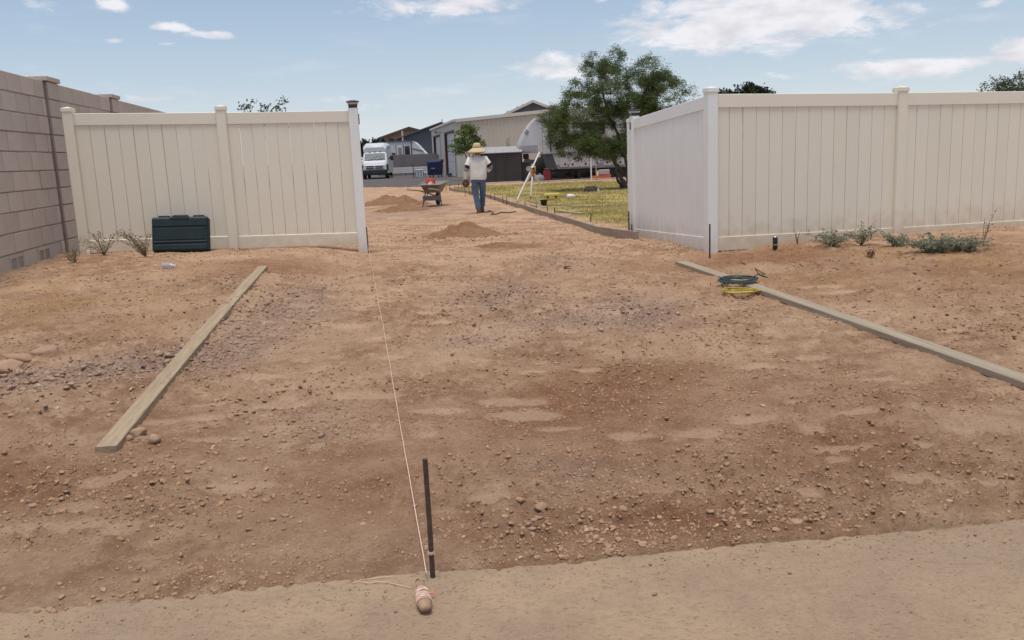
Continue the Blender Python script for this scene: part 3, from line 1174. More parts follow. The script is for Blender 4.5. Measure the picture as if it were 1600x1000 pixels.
def fence_panel(par, A, B, za, zb, hgt, n, m, top=.15, bot=.165, gap=.0022, ch=.004):
    """rails and tongue-and-groove boards between two post centres"""
    A, B = Vector(A), Vector(B)
    d = (B - A)
    Ln = d.length
    ang = math.atan2(d.y, d.x)
    u0, u1 = PW / 2 - .004, Ln - PW / 2 + .004
    slope = (zb - za) / Ln
    M = Matrix.Translation((A.x, A.y, 0)) @ Matrix.Rotation(ang, 4, 'Z')

    def rail(z_lo, z_hi, name, t=.026):
        b = MB()
        vs = []
        for u in (u0, u1):
            zz = za + slope * u
            for (yy, w) in ((-t, z_lo), (-t, z_hi - .004), (-t + .004, z_hi), (t - .004, z_hi), (t, z_hi - .004), (t, z_lo)):
                vs.append((u, yy, zz + w))
        fs = [tuple(range(5, -1, -1)), tuple(range(6, 12))] + [(k, (k + 1) % 6, (k + 1) % 6 + 6, k + 6) for k in range(6)]
        b.add(vs, fs, M)
        return b.build(name, m, par)
    rail(hgt - top, hgt, 'top_rail')
    rail(0, bot, 'bottom_rail')
    w = (u1 - u0) / n
    sb = MB()
    th = .011
    hw_ = w / 2 - gap / 2
    # board with chamfered long edges so that the joints read as grooves
    sec = [(-hw_, 0), (-hw_ + ch, -th), (hw_ - ch, -th), (hw_, 0), (hw_ - ch, th), (-hw_ + ch, th)]
    zl, zh = bot - .04, hgt - top + .04
    vs = [(a, b_, zl) for a, b_ in sec] + [(a, b_, zh) for a, b_ in sec]
    sb.add(vs, [tuple(range(5, -1, -1)), tuple(range(6, 12))] + [(k, (k + 1) % 6, (k + 1) % 6 + 6, k + 6) for k in range(6)])
    me = sb.mesh('board')
    me.materials.append(m)
    for i in range(n):
        u = u0 + w * (i + .5)
        o = bpy.data.objects.new('board', me)
        COL.objects.link(o)
        o.parent = par
        p = M @ Vector((u, 0, za + slope * u))
        o.location = p - Vector(par.location)
        o.rotation_euler = (random.gauss(0, .0006), random.gauss(0, .0012), ang + random.gauss(0, .004))
    return M


# left fence: two panels from the block wall to the driveway
LF = thing('vinyl_fence', (-3.85, 12.1, .33), 'almond vinyl fence of two panels between block wall and solar-capped end post', 'fence')
LP = [(-5.70, 11.93, .42), (-3.80, 12.25, .37), (-2.05, 12.42, .25)]
angL = math.atan2(12.42 - 11.93, -2.05 + 5.70)
fence_post(LF, LP[0], .36, 2.31, ALMOND, angL)
fence_post(LF, LP[1], .30, 2.27, ALMOND, angL)
fence_post(LF, LP[2], .20, 2.20, WHITEV, angL, cap='solar')
fence_panel(LF, LP[0][:2], LP[1][:2], .425, .375, 1.83, 10, ALMOND)
fence_panel(LF, LP[1][:2], LP[2][:2], .372, .337, 1.83, 10, ALMOND)
# hinge bracket left on the driveway face of the end post
hb = MB().box((-2.05 + PW / 2 + .0005, 12.40, 1.98), (-2.05 + PW / 2 + .012, 12.44, 2.12), bev=.002).build('hinge_bracket', STEEL, LF)
# small caulk block at the foot of the first post
MB().box((-5.655, 11.84, .40), (-5.615, 11.862, .46), bev=.005).build('foot_clip', WHITEV, LF)

# right fence: front run along the yard and the return run beside the driveway
RF = thing('vinyl_fence', (4.0, 10.9, .22), 'almond vinyl fence running along the yard with weeds at its foot', 'fence')
C0 = (2.42, 10.56)
C1 = (4.93, 11.23)
dR = Vector((C1[0] - C0[0], C1[1] - C0[1]))
C2 = (C1[0] + dR.x * 1.0, C1[1] + dR.y * 1.0)
C3 = (C2[0] + dR.x * 1.0, C2[1] + dR.y * 1.0)
angR = math.atan2(dR.y, dR.x)
fence_post(RF, C1, .12, 2.085, ALMOND, angR)
fence_post(RF, C2, .1, 2.05, ALMOND, angR)
fence_post(RF, C3, .1, 2.01, ALMOND, angR)
fence_panel(RF, C0, C1, .250, .205, 1.83, 14, ALMOND)
fence_panel(RF, C1, C2, .205, .175, 1.83, 14, ALMOND)
fence_panel(RF, C2, C3, .175, .14, 1.83, 14, ALMOND)
RR = thing('vinyl_fence', (2.2, 12.1, .2), 'white vinyl fence panel returning along the driveway from corner post to solar cap', 'fence')
E0 = (1.985, 13.72)
angE = math.atan2(E0[1] - C0[1], E0[0] - C0[0])
fence_post(RR, C0, .14, 2.135, WHITEV, angR)
fence_post(RR, E0, .06, 1.98, WHITEV, angE, cap='solar')
fence_post(RR, (1.965, 13.87), .05, 1.93, WHITEV, angE)
fence_panel(RR, C0, E0, .245, .105, 1.83, 17, WHITEV, gap=.0006, ch=.0012)
Mh = Matrix.Translation((E0[0], E0[1], 0)) @ Matrix.Rotation(angE, 4, 'Z')
for zz in (1.78, .24):
    MB().box((-.02, PW / 2 + .0005, zz), (.02, PW / 2 + .010, zz + .11), Mh, bev=.002).build('hinge_bracket', STEEL, RR)

# ------------------------------------------------------------------ block wall
BLOCK = mat('concrete_block', (.570, .492, .430), (.440, .372, .322), rough=.9, objvar=.55, scale=2.2, detail=8, bump=.5, bscale=55, speck=((.43, .36, .32), 60, .62))
MORTAR = mat('mortar', (.40, .34, .30), (.33, .275, .24), rough=.95, scale=12, bump=.4)
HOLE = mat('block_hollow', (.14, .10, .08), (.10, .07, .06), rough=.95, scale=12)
wdir = Vector((-.168, .986)).normalized()
WANG = math.atan2(wdir.y, wdir.x) - math.pi / 2
WA = Vector((-5.926, 10.98))
WS = 1.19
S0 = -2.2                                  # start of the wall, measured along it from WA
worg = WA + wdir * S0 * WS
BW = thing('block_wall', (worg.x, worg.y, .345), 'grey-brown concrete block wall with pilaster and hollow vent blocks at its foot', 'wall', rz=WANG)
BW.scale = (WS, WS, WS)
# local frame: y along the wall, x towards the driveway, z up from the lowest course
BL, BH, J = .398, .2, .013
NCOURSE = 10


def block_mesh(ln, h=BH):
    b = MB()
    b.box((-.15, J / 2, J / 2), (0, ln - J / 2, h - J / 2), bev=.004)
    return b.mesh('block')


def vent_mesh():
    b = MB()
    y0, y1, z0, z1 = J / 2, BL - J / 2, J / 2, BH - J / 2
    hy = [(y0 + .030, y0 + .178), (y1 - .178, y1 - .030)]
    zz = (z0 + .04, z1 - .035)
    cutsy = [y0, hy[0][0], hy[0][1], hy[1][0], hy[1][1], y1]
    for i_ in range(5):
        a, c = cutsy[i_], cutsy[i_ + 1]
        if i_ in (1, 3):
            b.box((-.15, a, z0), (0, c, zz[0]))
            b.box((-.15, a, zz[1]), (0, c, z1))
            b.box((-.15, a, zz[0]), (-.146, c, zz[1]))
        else:
            b.box((-.15, a, z0), (0, c, z1))
    return b.mesh('block')


bm_full, bm_vent = block_mesh(BL), vent_mesh()
bm_half = block_mesh(BL / 2)
for me in (bm_full, bm_vent, bm_half):
    me.materials.append(BLOCK)
PIL = 1.20 - S0                             # where the first pilaster starts, along the wall
PIL2 = PIL + 2.80
WEND = 10.6
nb = 0
for c in range(NCOURSE):
    sections = [(0.0, PIL - .10), (PIL + .40, PIL2 - .10), (PIL2 + .40, WEND)]
    for (a, b_) in sections:
        y0 = a - (BL / 2 if c % 2 else 0)
        k = 0
        while y0 < b_ - .05:
            s, e = max(y0, a), min(y0 + BL, b_)
            ln = e - s
            if ln > .06:
                if abs(ln - BL) < 1e-4:
                    me = bm_vent if (c == 0 and (k % 2 == (0 if a == 0 else 1))) else bm_full
                else:
                    me = block_mesh(ln)
                    me.materials.append(BLOCK)
                o = bpy.data.objects.new('block', me)
                COL.objects.link(o)
                o.parent = BW
                o.location = (random.gauss(0, .0022), s, c * BH)
                nb += 1
            y0 += BL
            k += 1
    for P_ in (PIL, PIL2):
        me = block_mesh(.40) if c < NCOURSE else None
        me.materials.append(BLOCK)
        o = bpy.data.objects.new('pilaster_block', me)
        COL.objects.link(o)
        o.parent = BW
        o.location = (.012 + random.gauss(0, .001), P_, c * BH)
for P_ in (PIL, PIL2):
    MB().box((-.18, P_ - .05, NCOURSE * BH + .001), (.03, P_ + .43, NCOURSE * BH + .055), bev=.006).build('pilaster_cap', BLOCK, BW, world=False)
MB().box((-.145, .01, .0), (-.012, PIL - .104, NCOURSE * BH - .006)).box((-.145, PIL + .005, 0), (-.008, PIL2 - .104, NCOURSE * BH - .006)).box((-.145, PIL2 + .005, 0), (-.012, WEND - .01, NCOURSE * BH - .006)).build('mortar', MORTAR, BW, world=False)
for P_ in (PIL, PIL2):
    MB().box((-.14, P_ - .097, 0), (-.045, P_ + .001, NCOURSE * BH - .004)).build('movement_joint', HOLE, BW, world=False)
MB().box((-.20, -.02, -.30), (.035, WEND, -.002)).build('footing', MORTAR, BW, world=False)

# ------------------------------------------------------------------ boards on the ground
WOODG = mat('weathered_wood', (.420, .318, .212), (.285, .212, .138), rough=.88, scale=4, detail=10, stretch=(9, .3, 9), bump=.8, bscale=26, speck=((.36, .24, .15), 3, .58))
WOODT = mat('weathered_wood_pale', (.395, .325, .240), (.265, .215, .158), rough=.88, scale=4, detail=10, stretch=(9, .3, 9), bump=.8, bscale=26, speck=((.36, .24, .15), 3, .60))
WOODF = mat('form_wood', (.360, .285, .210), (.265, .205, .150), rough=.9, scale=3, detail=8, stretch=(.4, 6, 6), bump=.4, bscale=20)


def lying_board(name, A, B, w, t, m, label, cat, seg=24, group=None, lift=.0):
    """plank following the ground: local y along its length"""
    A, B = Vector(A), Vector(B)
    d = B - A
    L_ = math.hypot(d.x, d.y)
    rz = math.atan2(-d.x, d.y)
    n_ = Vector((d.y, -d.x)).normalized()
    rings = []
    zs = []
    for i in range(seg + 1):
        f = i / seg
        x_, y_ = A.x + d.x * f, A.y + d.y * f
        zs.append(float(height(np.array([x_ + n_.x * w / 2, x_ - n_.x * w / 2, x_]), np.array([y_ + n_.y * w / 2, y_ - n_.y * w / 2, y_]), False).mean()))
    # stiff plank: straight line through the ground heights, with slight sag
    co = np.polyfit(np.linspace(0, 1, seg + 1), zs, 2)
    th = [float(np.polyval(co, i / seg)) + .012 + lift for i in range(seg + 1)]
    root_z = th[0]
    for i in range(seg + 1):
        y_ = L_ * i / seg
        z_ = th[i] - root_z
        bow = .006 * math.sin(i / seg * 3.1) * w / .09
        e = .004
        rings.append([(-w / 2 + bow, y_, z_ - .012), (w / 2 + bow, y_, z_ - .012), (w / 2 + bow, y_, z_ + t - .012 - e), (w / 2 - e + bow, y_, z_ + t - .012),
                      (-w / 2 + e + bow, y_, z_ + t - .012), (-w / 2 + bow, y_, z_ + t - .012 - e)])
    o = MB().loft(rings).build(name, m)
    o.location = (A.x, A.y, root_z)
    o.rotation_euler = (0, 0, rz)
    tag(o, label, cat, group)
    return o


def pz(o, f):
    return o.matrix_world


lying_board('timber_plank', G(166, 707), G(411, 421), .108, .042, WOODG, 'long greenish-grey timber plank lying between gravel band and driveway', 'plank')
RB0, RB1 = G(1063, 414), G(1600, 603)
dd = (RB1 - RB0)
lying_board('timber_plank', RB0, RB0 + dd * 1.22, .120, .042, WOODT, 'long pale grey timber plank with cable coils lying on it', 'plank')
# dark print of the plank's former place is soil; short stick beside it
a, b_ = G(1158, 412), G(1195, 430)
st = MB()
st.tube([(a.x, a.y, a.z + .02), ((a.x + b_.x) / 2, (a.y + b_.y) / 2, (a.z + b_.z) / 2 + .022), (b_.x, b_.y, b_.z + .014)], [.009, .010, .008], 7)
tag(st.build('stick', mat('stick_bark', (.17, .10, .065), (.24, .15, .10), rough=.9, scale=20), smooth=40), 'thin brown stick lying on soil before the right fence corner', 'stick')

# ------------------------------------------------------------------ cable coils
def coil(name, c, rx, ry, r, turns, m, label, seed, ang=0.0, tail=None):
    rr = random.Random(seed)
    pts = []
    n = int(turns * 22)
    for i in range(n + 1):
        t_ = i / 22 * 2 * math.pi
        k = i / n
        w1 = 1 + .14 * math.sin(t_ * .37 + seed) + .06 * math.sin(t_ * 1.31 + 2 * seed)
        ox, oy = .03 * math.sin(t_ * .21 + seed), .03 * math.cos(t_ * .17)
        x_, y_ = rx * w1 * math.cos(t_) + ox, ry * w1 * math.sin(t_) + oy
        z_ = r + r * 1.0 * (.5 + .5 * math.sin(t_ * .63 + seed)) * (1 + 1.6 * k)
        pts.append((c.x + x_ * math.cos(ang) - y_ * math.sin(ang), c.y + x_ * math.sin(ang) + y_ * math.cos(ang), c.z + z_))
    if tail:
        pts += [(c.x + a_, c.y + b2, c.z + z2) for a_, b2, z2 in tail]
    return tag(MB().tube(pts, r, 6).build(name, m, smooth=50), label, 'cable')


GCORD = mat('green_cord', (.022, .040, .034), (.035, .055, .048), rough=.5, scale=14)
YCORD = mat('yellow_cord', (.46, .34, .055), (.38, .27, .05), rough=.5, scale=14)
c0 = G(1153, 447)
coil('extension_cord', Vector((c0.x + .0, c0.y + .02, c0.z + .050)), .150, .17, .0065, 8, GCORD, 'dark green extension cord coiled on the right timber plank', 1, tail=[(.20, .02, .05), (.26, .06, .02), (.30, .05, .012)])
c1 = G(1156, 459)
coil('extension_cord', Vector((c1.x, c1.y - .06, c1.z + .028)), .13, .09, .0058, 6, YCORD, 'yellow extension cord bundled in front of the green coil', 4, tail=[(-.12, .08, .03), (-.17, .02, .015)])

# ------------------------------------------------------------------ stake, string and reel in the foreground
RUST = mat('rusty_steel', (.065, .048, .042), (.12, .075, .055), rough=.8, scale=18, bump=.5, bscale=80)
PINK = mat('mason_string', (.62, .40, .31), (.72, .54, .44), rough=.8, scale=40)
sb_ = G(676, 897, .01)
stx = at(664, 717, sb_.y - .045)
p0 = Vector((sb_.x, sb_.y, -.06))
p1 = Vector((stx.x, stx.y, stx.z))
tag(MB().tube([p0, p0.lerp(p1, .5) + Vector((.001, 0, 0)), p1], [.0095, .0092, .0090], 12).build('steel_stake', RUST, smooth=40), 'rusty round steel stake driven in beside the concrete with string tied low', 'stake')
# string: from the reel, past the stake, to the far stake at the end post
se = Vector((-1.955, 12.28, .30))
ss = Vector((sb_.x - .018, sb_.y - .040, .035))
spts = []
for i_ in range(61):
    q_ = ss.lerp(se, i_ / 60)
    spts.append((q_.x, q_.y, max(q_.z, H1(q_.x, q_.y) + .034)))
tag(MB().tube(spts, .0022, 5).build('string_line', PINK), 'taut pink mason line running from foreground stake to left end post', 'string')
k_ = p0.lerp(p1, .30)
kb = MB()
for i_ in range(4):
    pts = [(k_.x + .0108 * math.cos(a_), k_.y + .0108 * math.sin(a_), k_.z + i_ * .0028 + .001 * math.sin(a_)) for a_ in np.linspace(0, 6.283, 15)]
    kb.tube(pts, .0013, 5)
tag(kb.build('string_knot', PINK), 'turns of pink string tied round the foreground stake', 'string')
rl = G(661, 940, 0)
RE = thing('string_reel', (rl.x, rl.y, .003), 'wooden scrap wound with pink string lying on the concrete by the stake', 'string reel', rz=.20)
RE.scale = (1.0, 1.42, 1.0)
WOODS = mat('reel_wood', (.40, .27, .17), (.30, .19, .12), rough=.85, scale=25, bump=.4)
rings = []
prof = [(-.066, .010, .008), (-.060, .020, .015), (-.035, .025, .019), (0, .025, .020), (.022, .018, .015), (.034, .011, .010), (.048, .014, .008), (.070, .018, .0065)]
for (yy, rx_, rz_) in prof:
    rings.append([(rx_ * math.cos(t_) * (1 + .10 * math.sin(3 * t_ + yy * 60)), yy, .019 + rz_ * math.sin(t_)) for t_ in np.linspace(0, 2 * math.pi, 14, endpoint=False)])
MB().loft(rings).build('core', WOODS, RE, smooth=50, world=False)
wb = MB()
for i_ in range(16):
    y0_ = -.036 + .0036 * i_ + random.uniform(-.001, .001)
    sl = random.uniform(-.012, .012)
    pts = [((.0262 - .0001 * i_) * math.cos(t_), y0_ + sl * math.sin(t_ + i_), .0195 + .0212 * math.sin(t_)) for t_ in np.linspace(0, 2 * math.pi, 17)]
    wb.tube(pts, .0014, 5)
wb.build('winding', PINK, RE, world=False)
MB().box((-.016, .068, .013), (.018, .078, .022), bev=.002).build('metal_tip', STEEL, RE, world=False)
MB().tube([(.026, .01, .018), (.036, .014, .016), (.042, .008, .012)], [.002, .004, .0015], 6).build('string_end', mat('string_orange', (.75, .22, .13), (.6, .2, .12), rough=.8), RE, world=False)
lo_ = [G(x_, y_) for x_, y_ in [(645, 933), (628, 929), (606, 922), (590, 920), (578, 923), (562, 919), (552, 921), (566, 915), (590, 913), (612, 911)]]
tag(MB().tube([(p.x, p.y, max(H1(p.x, p.y), 0) + .004) for p in lo_], .0012, 5).build('loose_string', PINK), 'loose pink string trailing left over the soil from the reel', 'string')

# stakes at the fence ends
tag(MB().tube([(-1.955, 12.285, .1), (-1.962, 12.28, .58)], .0085, 8).build('steel_stake', RUST, smooth=40), 'thin rusty stake standing against the left fence end post', 'stake')
a = G(1109, 404)
q = at(1109, 350, a.y)
tag(MB().tube([(a.x, a.y, .05), (q.x, a.y, q.z)], .010, 8).build('steel_stake', RUST, smooth=40), 'dark steel stake standing before the right fence corner post', 'stake')

# ------------------------------------------------------------------ black drink can
a = G(1211, 390)
CN = thing('drink_can', (a.x, a.y, a.z + .003), 'black slim drink can standing on soil before the right fence', 'can')
CANB = mat('can_black', (.012, .013, .015), (.02, .022, .024), rough=.3, spec=.6)
ALU = mat('aluminium', (.55, .55, .56), (.45, .45, .46), rough=.3, metal=.9)
MB().lathe([(.020, 0), (.026, .006), (.029, .014), (.029, .134), (.027, .143), (.025, .147)], 20).build('body', CANB, CN, smooth=40, world=False)
MB().lathe([(.0255, .1472), (.0265, .1490), (.0245, .1508), (.0225, .1490)], 20).build('rim', ALU, CN, smooth=40, world=False)
MB().lathe([(.0293, .052), (.0293, .068)], 20, cap=False).build('band', mat('can_grey', (.25, .27, .28), (.2, .22, .22), rough=.4), CN, world=False)

# ------------------------------------------------------------------ clear crumpled bottle
CLEAR = mat('clear_plastic', (.88, .87, .90), (.80, .80, .84), rough=.12, trans=.72, spec=.5, scale=30, bump=.6, bscale=60)
a = G(263, 420)
BT = thing('plastic_bottle', (a.x, a.y, H1(a.x, a.y) + .036), 'crumpled clear plastic bottle lying on dirt before the green case', 'bottle', rz=R(-25))
Mb = Matrix.Rotation(R(90), 4, 'Y')
prof = [(.024, -.085), (.034, -.078), (.036, -.06), (.030, -.045), (.036, -.03), (.033, -.012), (.037, .01), (.033, .03), (.036, .045), (.026, .07), (.014, .085), (.013, .097)]
MB().lathe(prof, 16, Mb).build('body', CLEAR, BT, smooth=60, world=False)
MB().lathe([(.0145, .0975), (.0145, .112), (.012, .113)], 14, Mb).build('cap', mat('cap_white', (.75, .75, .74), (.68, .68, .68), rough=.4), BT, smooth=40, world=False)

# ------------------------------------------------------------------ green tool case leaning on the left fence
CASE = mat('case_green', (.0042, .0155, .018), (.007, .023, .027), rough=.55, scale=5, detail=8, speck=((.10, .13, .13), 38, .70))
CASED = mat('case_black', (.010, .012, .013), (.018, .02, .02), rough=.5)
cb_ = G(288, 401)
TC = thing('tool_case', (cb_.x - .24, 11.74, H1(cb_.x, 11.80, False) + .012), 'dark green plastic tool case leaning against the left fence', 'case', rz=angL)
TC.scale = (.96, 1, 1.12)
TC.rotation_euler = Euler((R(-14), R(1.5), angL), 'XYZ')


def case_half(y0, y1, front):
    b = MB()
    b.box((-.375, y0, 0), (.375, y1, .415), bev=.02)
    return b


case_half(-.075, -.002, True).build('front_shell', CASE, TC, world=False)
case_half(.002, .075, False).build('back_shell', CASE, TC, world=False)
for z0_, z1_ in ((.02, .085), (.105, .125), (.300, .395)):
    MB().box((-.355, -.086, z0_), (.355, -.070, z1_), bev=.006).build('rib', CASE, TC, world=False)
MB().box((-.33, -.081, .14), (.33, -.0705, .285), bev=.005).build('raised_panel', CASE, TC, world=False)
h_ = MB()
h_.tube([(-.10, -.03, .405), (-.10, -.03, .424), (-.08, -.03, .430), (.08, -.03, .430), (.10, -.03, .424), (.10, -.03, .405)], .014, 8)
h_.build('handle', CASED, TC, smooth=50, world=False)
for x0_ in (-.29, .17):
    MB().box((x0_, -.05, .408), (x0_ + .15, .05, .436), bev=.008).build('latch', CASE, TC, world=False)
MB().box((-.13, -.090, .375), (.13, -.060, .412), bev=.006).build('handle_recess', CASED, TC, world=False)

# ------------------------------------------------------------------ weeds
def weed(loc, h, spread, nst, nleaf, lsize, lm, sm, label, seed, group=None, droop=.3, bias=(0, 0), name='weed'):
    r = np.random.default_rng(seed)
    W = thing(name, loc, label, 'plant', group=group)
    sb2 = MB()
    LV = []
    for i in range(nst):
        a = r.uniform(0, 2 * math.pi)
        rr_ = spread * (.25 + .75 * r.random())
        hh = h * r.uniform(.45, 1.0)
        tip = np.array([math.cos(a) * rr_ + bias[0] * hh, math.sin(a) * rr_ * .6 + bias[1] * hh, hh])
        mid = tip * np.array([.4, .4, .62]) + r.normal(0, .012, 3)
        pts = [np.zeros(3), mid * .55, mid, (mid + tip) / 2 + np.array([0, 0, .02 * h]), tip]
        sb2.tube([tuple(p) for p in pts], [.0035, .003, .0025, .002, .0012], 5)
        P = np.array(pts)
        for _ in range(nleaf):
            t_ = r.uniform(.22, 1.0) * 4
            k = min(int(t_), 3)
            p = P[k] + (P[k + 1] - P[k]) * (t_ - k) + r.normal(0, .016, 3)
            p[2] = max(p[2], .004)
            LV.append(p)
    sb2.build('stems', sm, W, world=False)
    C = np.array(LV)
    n = len(C)
    d1 = r.normal(size=(n, 3))
    d1[:, 2] = np.abs(d1[:, 2]) * .6
    d1 /= np.linalg.norm(d1, axis=1)[:, None]
    d2 = np.cross(d1, r.normal(size=(n, 3)))
    d2 /= np.linalg.norm(d2, axis=1)[:, None]
    s = lsize * r.uniform(.6, 1.3, n)[:, None]
    V = np.stack([C, C + d1 * s * .5 + d2 * s * .28, C + d1 * s, C + d1 * s * .5 - d2 * s * .28], 1).reshape(-1, 3)
    link('leaves', arr_mesh('leaves', V, np.arange(n * 4).reshape(-1, 4)), lm, W)
    return W


SAGE = leaf_mat('sage_leaf', (.155, .175, .118), (.33, .345, .250), scale=6)
DRYW = leaf_mat('dry_weed_leaf', (.135, .115, .065), (.27, .225, .13), scale=6)
STEM = mat('weed_stem', (.16, .12, .075), (.11, .085, .05), rough=.9, scale=30)


def gp(px, py):
    p = G(px, py)
    return (p.x, p.y, H1(p.x, p.y) - .005)


weed(gp(163, 399), .36, .40, 16, 24, .022, DRYW, STEM, 'sparse dry weed fanning out before the first left fence panel', 21, bias=(0, -.02))
weed(gp(228, 402), .36, .34, 18, 32, .024, DRYW, STEM, 'bushy olive weed leaning against the green tool case', 22, bias=(-.45, 0))
weed(gp(118, 411), .20, .24, 12, 22, .022, DRYW, STEM, 'small withered weed at the foot of the block wall pilaster', 23)
weed(gp(1300, 387), .17, .42, 18, 44, .030, SAGE, STEM, 'low grey-green weed close to the black can', 24, bias=(-.1, 0))
weed(gp(1345, 384), .27, .28, 13, 38, .028, SAGE, STEM, 'taller upright grey-green weed at the right fence before the second post', 25, bias=(.30, 0))
weed(gp(1402, 384), .15, .24, 14, 44, .028, SAGE, STEM, 'small grey-green weed at the foot of the second right fence post', 26)
weed(gp(1458, 394), .19, .52, 34, 50, .032, SAGE, STEM, 'wide mat of grey-green weed spreading beyond the second right post', 27)
weed(gp(1505, 391), .15, .42, 22, 44, .030, SAGE, STEM, 'low spreading grey-green weed under a tall dry stalk', 28)
weed(gp(1535, 385), .42, .10, 4, 12, .02, DRYW, STEM, 'thin tall dry stalk rising against the right fence', 29, bias=(.1, 0))
weed(gp(1246, 384), .20, .09, 5, 8, .016, DRYW, STEM, 'wispy dry weed between black can and grey-green weeds', 30)
weed(gp(1360, 403), .08, .09, 8, 22, .018, leaf_mat('brown_leaf', (.11, .06, .03), (.2, .11, .06)), STEM, 'small dead brown tuft on soil below the right weeds', 31)

# ------------------------------------------------------------------ dirt mounds
def mound(cx, cy, rx, ry, h, label, seed, second=None):
    n = 70
    u = np.linspace(-1.25, 1.25, n)
    UX, UY = np.meshgrid(u, u)
    X, Y = cx + UX * rx, cy + UY * ry
    wob = .35 * (fbm(UX * 1.5 + seed, UY * 1.5, seed, 3) - .5)
    rr_ = np.sqrt(UX ** 2 + UY ** 2) + wob
    prof = np.clip(1 - rr_, 0, 1)
    Z = h * (prof * .8 + .35 * prof ** 2) / 1.1
    if second:
        sx_, sy_, sr, sh = second
        Z = np.maximum(Z, sh * np.clip(1 - np.hypot(UX - sx_, UY - sy_) / sr, 0, 1))
    rough_ = sstep(0.0, .15, prof)
    Z = Z + rough_ * (.10 * h / .25 * (fbm(X * 5, Y * 5, seed + 3, 4, .6) - .5) + .03 * np.maximum(vnoise(X * 16, Y * 16, seed + 5) - .5, 0))
    edge = sstep(1.0, 1.2, rr_)
    Z = height(X.ravel(), Y.ravel()).reshape(X.shape) + Z + .006 - .05 * edge
    zb = H1(cx, cy, False)
    ix = np.arange(n * n).reshape(n, n)
    fs = np.stack([ix[:-1, :-1], ix[:-1, 1:], ix[1:, 1:], ix[1:, :-1]], -1).reshape(-1, 4)
    me = arr_mesh('dirt_mound', np.stack([X.ravel() - cx, Y.ravel() - cy, Z.ravel() - zb], 1), fs, smooth=True)
    o = link('dirt_mound', me, MOUND)
    o.location = (cx, cy, zb)
    tag(o, label, 'dirt mound', 'piles of dug earth on the driveway')
    return o


MOUND = mat('dug_earth', (.190, .098, .052), (.255, .146, .085), rough=.95, scale=5, detail=9, bump=.8, bscale=28, spec=.1, speck=((.33, .235, .165), 26, .64))
mound(-.80, 15.75, .66, .58, .22, 'cone of dug brown earth standing alone in mid driveway', 201)
mound(-.05, 12.70, .42, .30, .06, 'flat low smear of dug earth before the cone', 202)
mound(-4.05, 30.2, .95, 1.2, .30, 'reddish earth heap farthest along the driveway, behind the other heaps', 203, second=(.5, .5, .6, .25))
mound(-3.05, 26.0, .78, .7, .20, 'spread earth heap left of the wheelbarrow', 204)
mound(-2.75, 28.6, .35, .35, .14, 'small earth heap between wheelbarrow and the far heap', 205)
# crumbs at the foot of the cone
xv = rng.normal(-.8, .55, 700)
yv = rng.normal(15.5, .5, 700)
cm2 = scatter_mesh('earth_clods', np.stack([xv, yv, height(xv, yv)], 1), np.clip(np.exp(rng.normal(math.log(.013), .5, 700)), .005, .04), sh0, F0, sink=.1)
tag(link('earth_clods', cm2, PEB), 'earth clods spilled round the foot of the lone earth cone', 'clods', kind='stuff')

# ------------------------------------------------------------------ form boards and stakes beside the driveway
fl = [(1.86, 12.72), (1.52, 14.9), (1.22, 17.6), (.85, 20.59), (.46, 23.6), (.14, 25.93), (-.30, 29.0), (-.73, 31.96), (-1.6, 35.8), (-2.55, 39.9)]
names_ = ['nearest the white fence end post', 'second from the white fence end post', 'third from the white fence end post', 'fourth from the white fence end post',
          'fifth from the white fence end post', 'sixth from the white fence end post', 'third from the yellow stake', 'second from the yellow stake', 'ending at the yellow stake']
for i in range(len(fl) - 1):
    (xa, ya), (xb, yb) = fl[i], fl[i + 1]
    za, zb = H1(xa, ya, False), H1(xb, yb, False)
    d = Vector((xb - xa, yb - ya))
    L_ = d.length - .006
    ang = math.atan2(d.y, d.x)
    o = MB()
    t_, hh = .019, .115
    sl = (zb - za) / d.length
    o.add([(0, -t_, -.02), (L_, -t_, -.02 + sl * L_), (L_, t_, -.02 + sl * L_), (0, t_, -.02), (0, -t_, hh), (L_, -t_, hh + sl * L_), (L_, t_, hh + sl * L_), (0, t_, hh)],
          [(0, 3, 2, 1), (4, 5, 6, 7), (0, 1, 5, 4), (1, 2, 6, 5), (2, 3, 7, 6), (3, 0, 4, 7)])
    ob = o.build('form_board', WOODF)
    ob.location = (xa, ya, za)
    ob.rotation_euler = (0, 0, ang)
    tag(ob, 'timber form board on edge along the lawn, ' + names_[i], 'board', 'form boards along the lawn')

stm = MB().tube([(0, 0, -.1), (0, 0, .5)], .0115, 7).mesh('steel_stake', smooth=40)
stm.materials.append(RUST)


def stake(px, pyb, pyt, label, group='steel stakes along the form boards', Y=None, me=stm, name='form_stake', m=None):
    p = G(px, pyb)
    q_ = at(px, pyt, p.y)
    o = bpy.data.objects.new(name, me)
    COL.objects.link(o)
    o.location = (p.x, p.y, p.z)
    o.scale = (1, 1, max((q_.z - p.z) / .5, .2))
    o.rotation_euler = (random.gauss(0, .03), random.gauss(0, .03), 0)
    tag(o, label, 'stake', group)
    return o


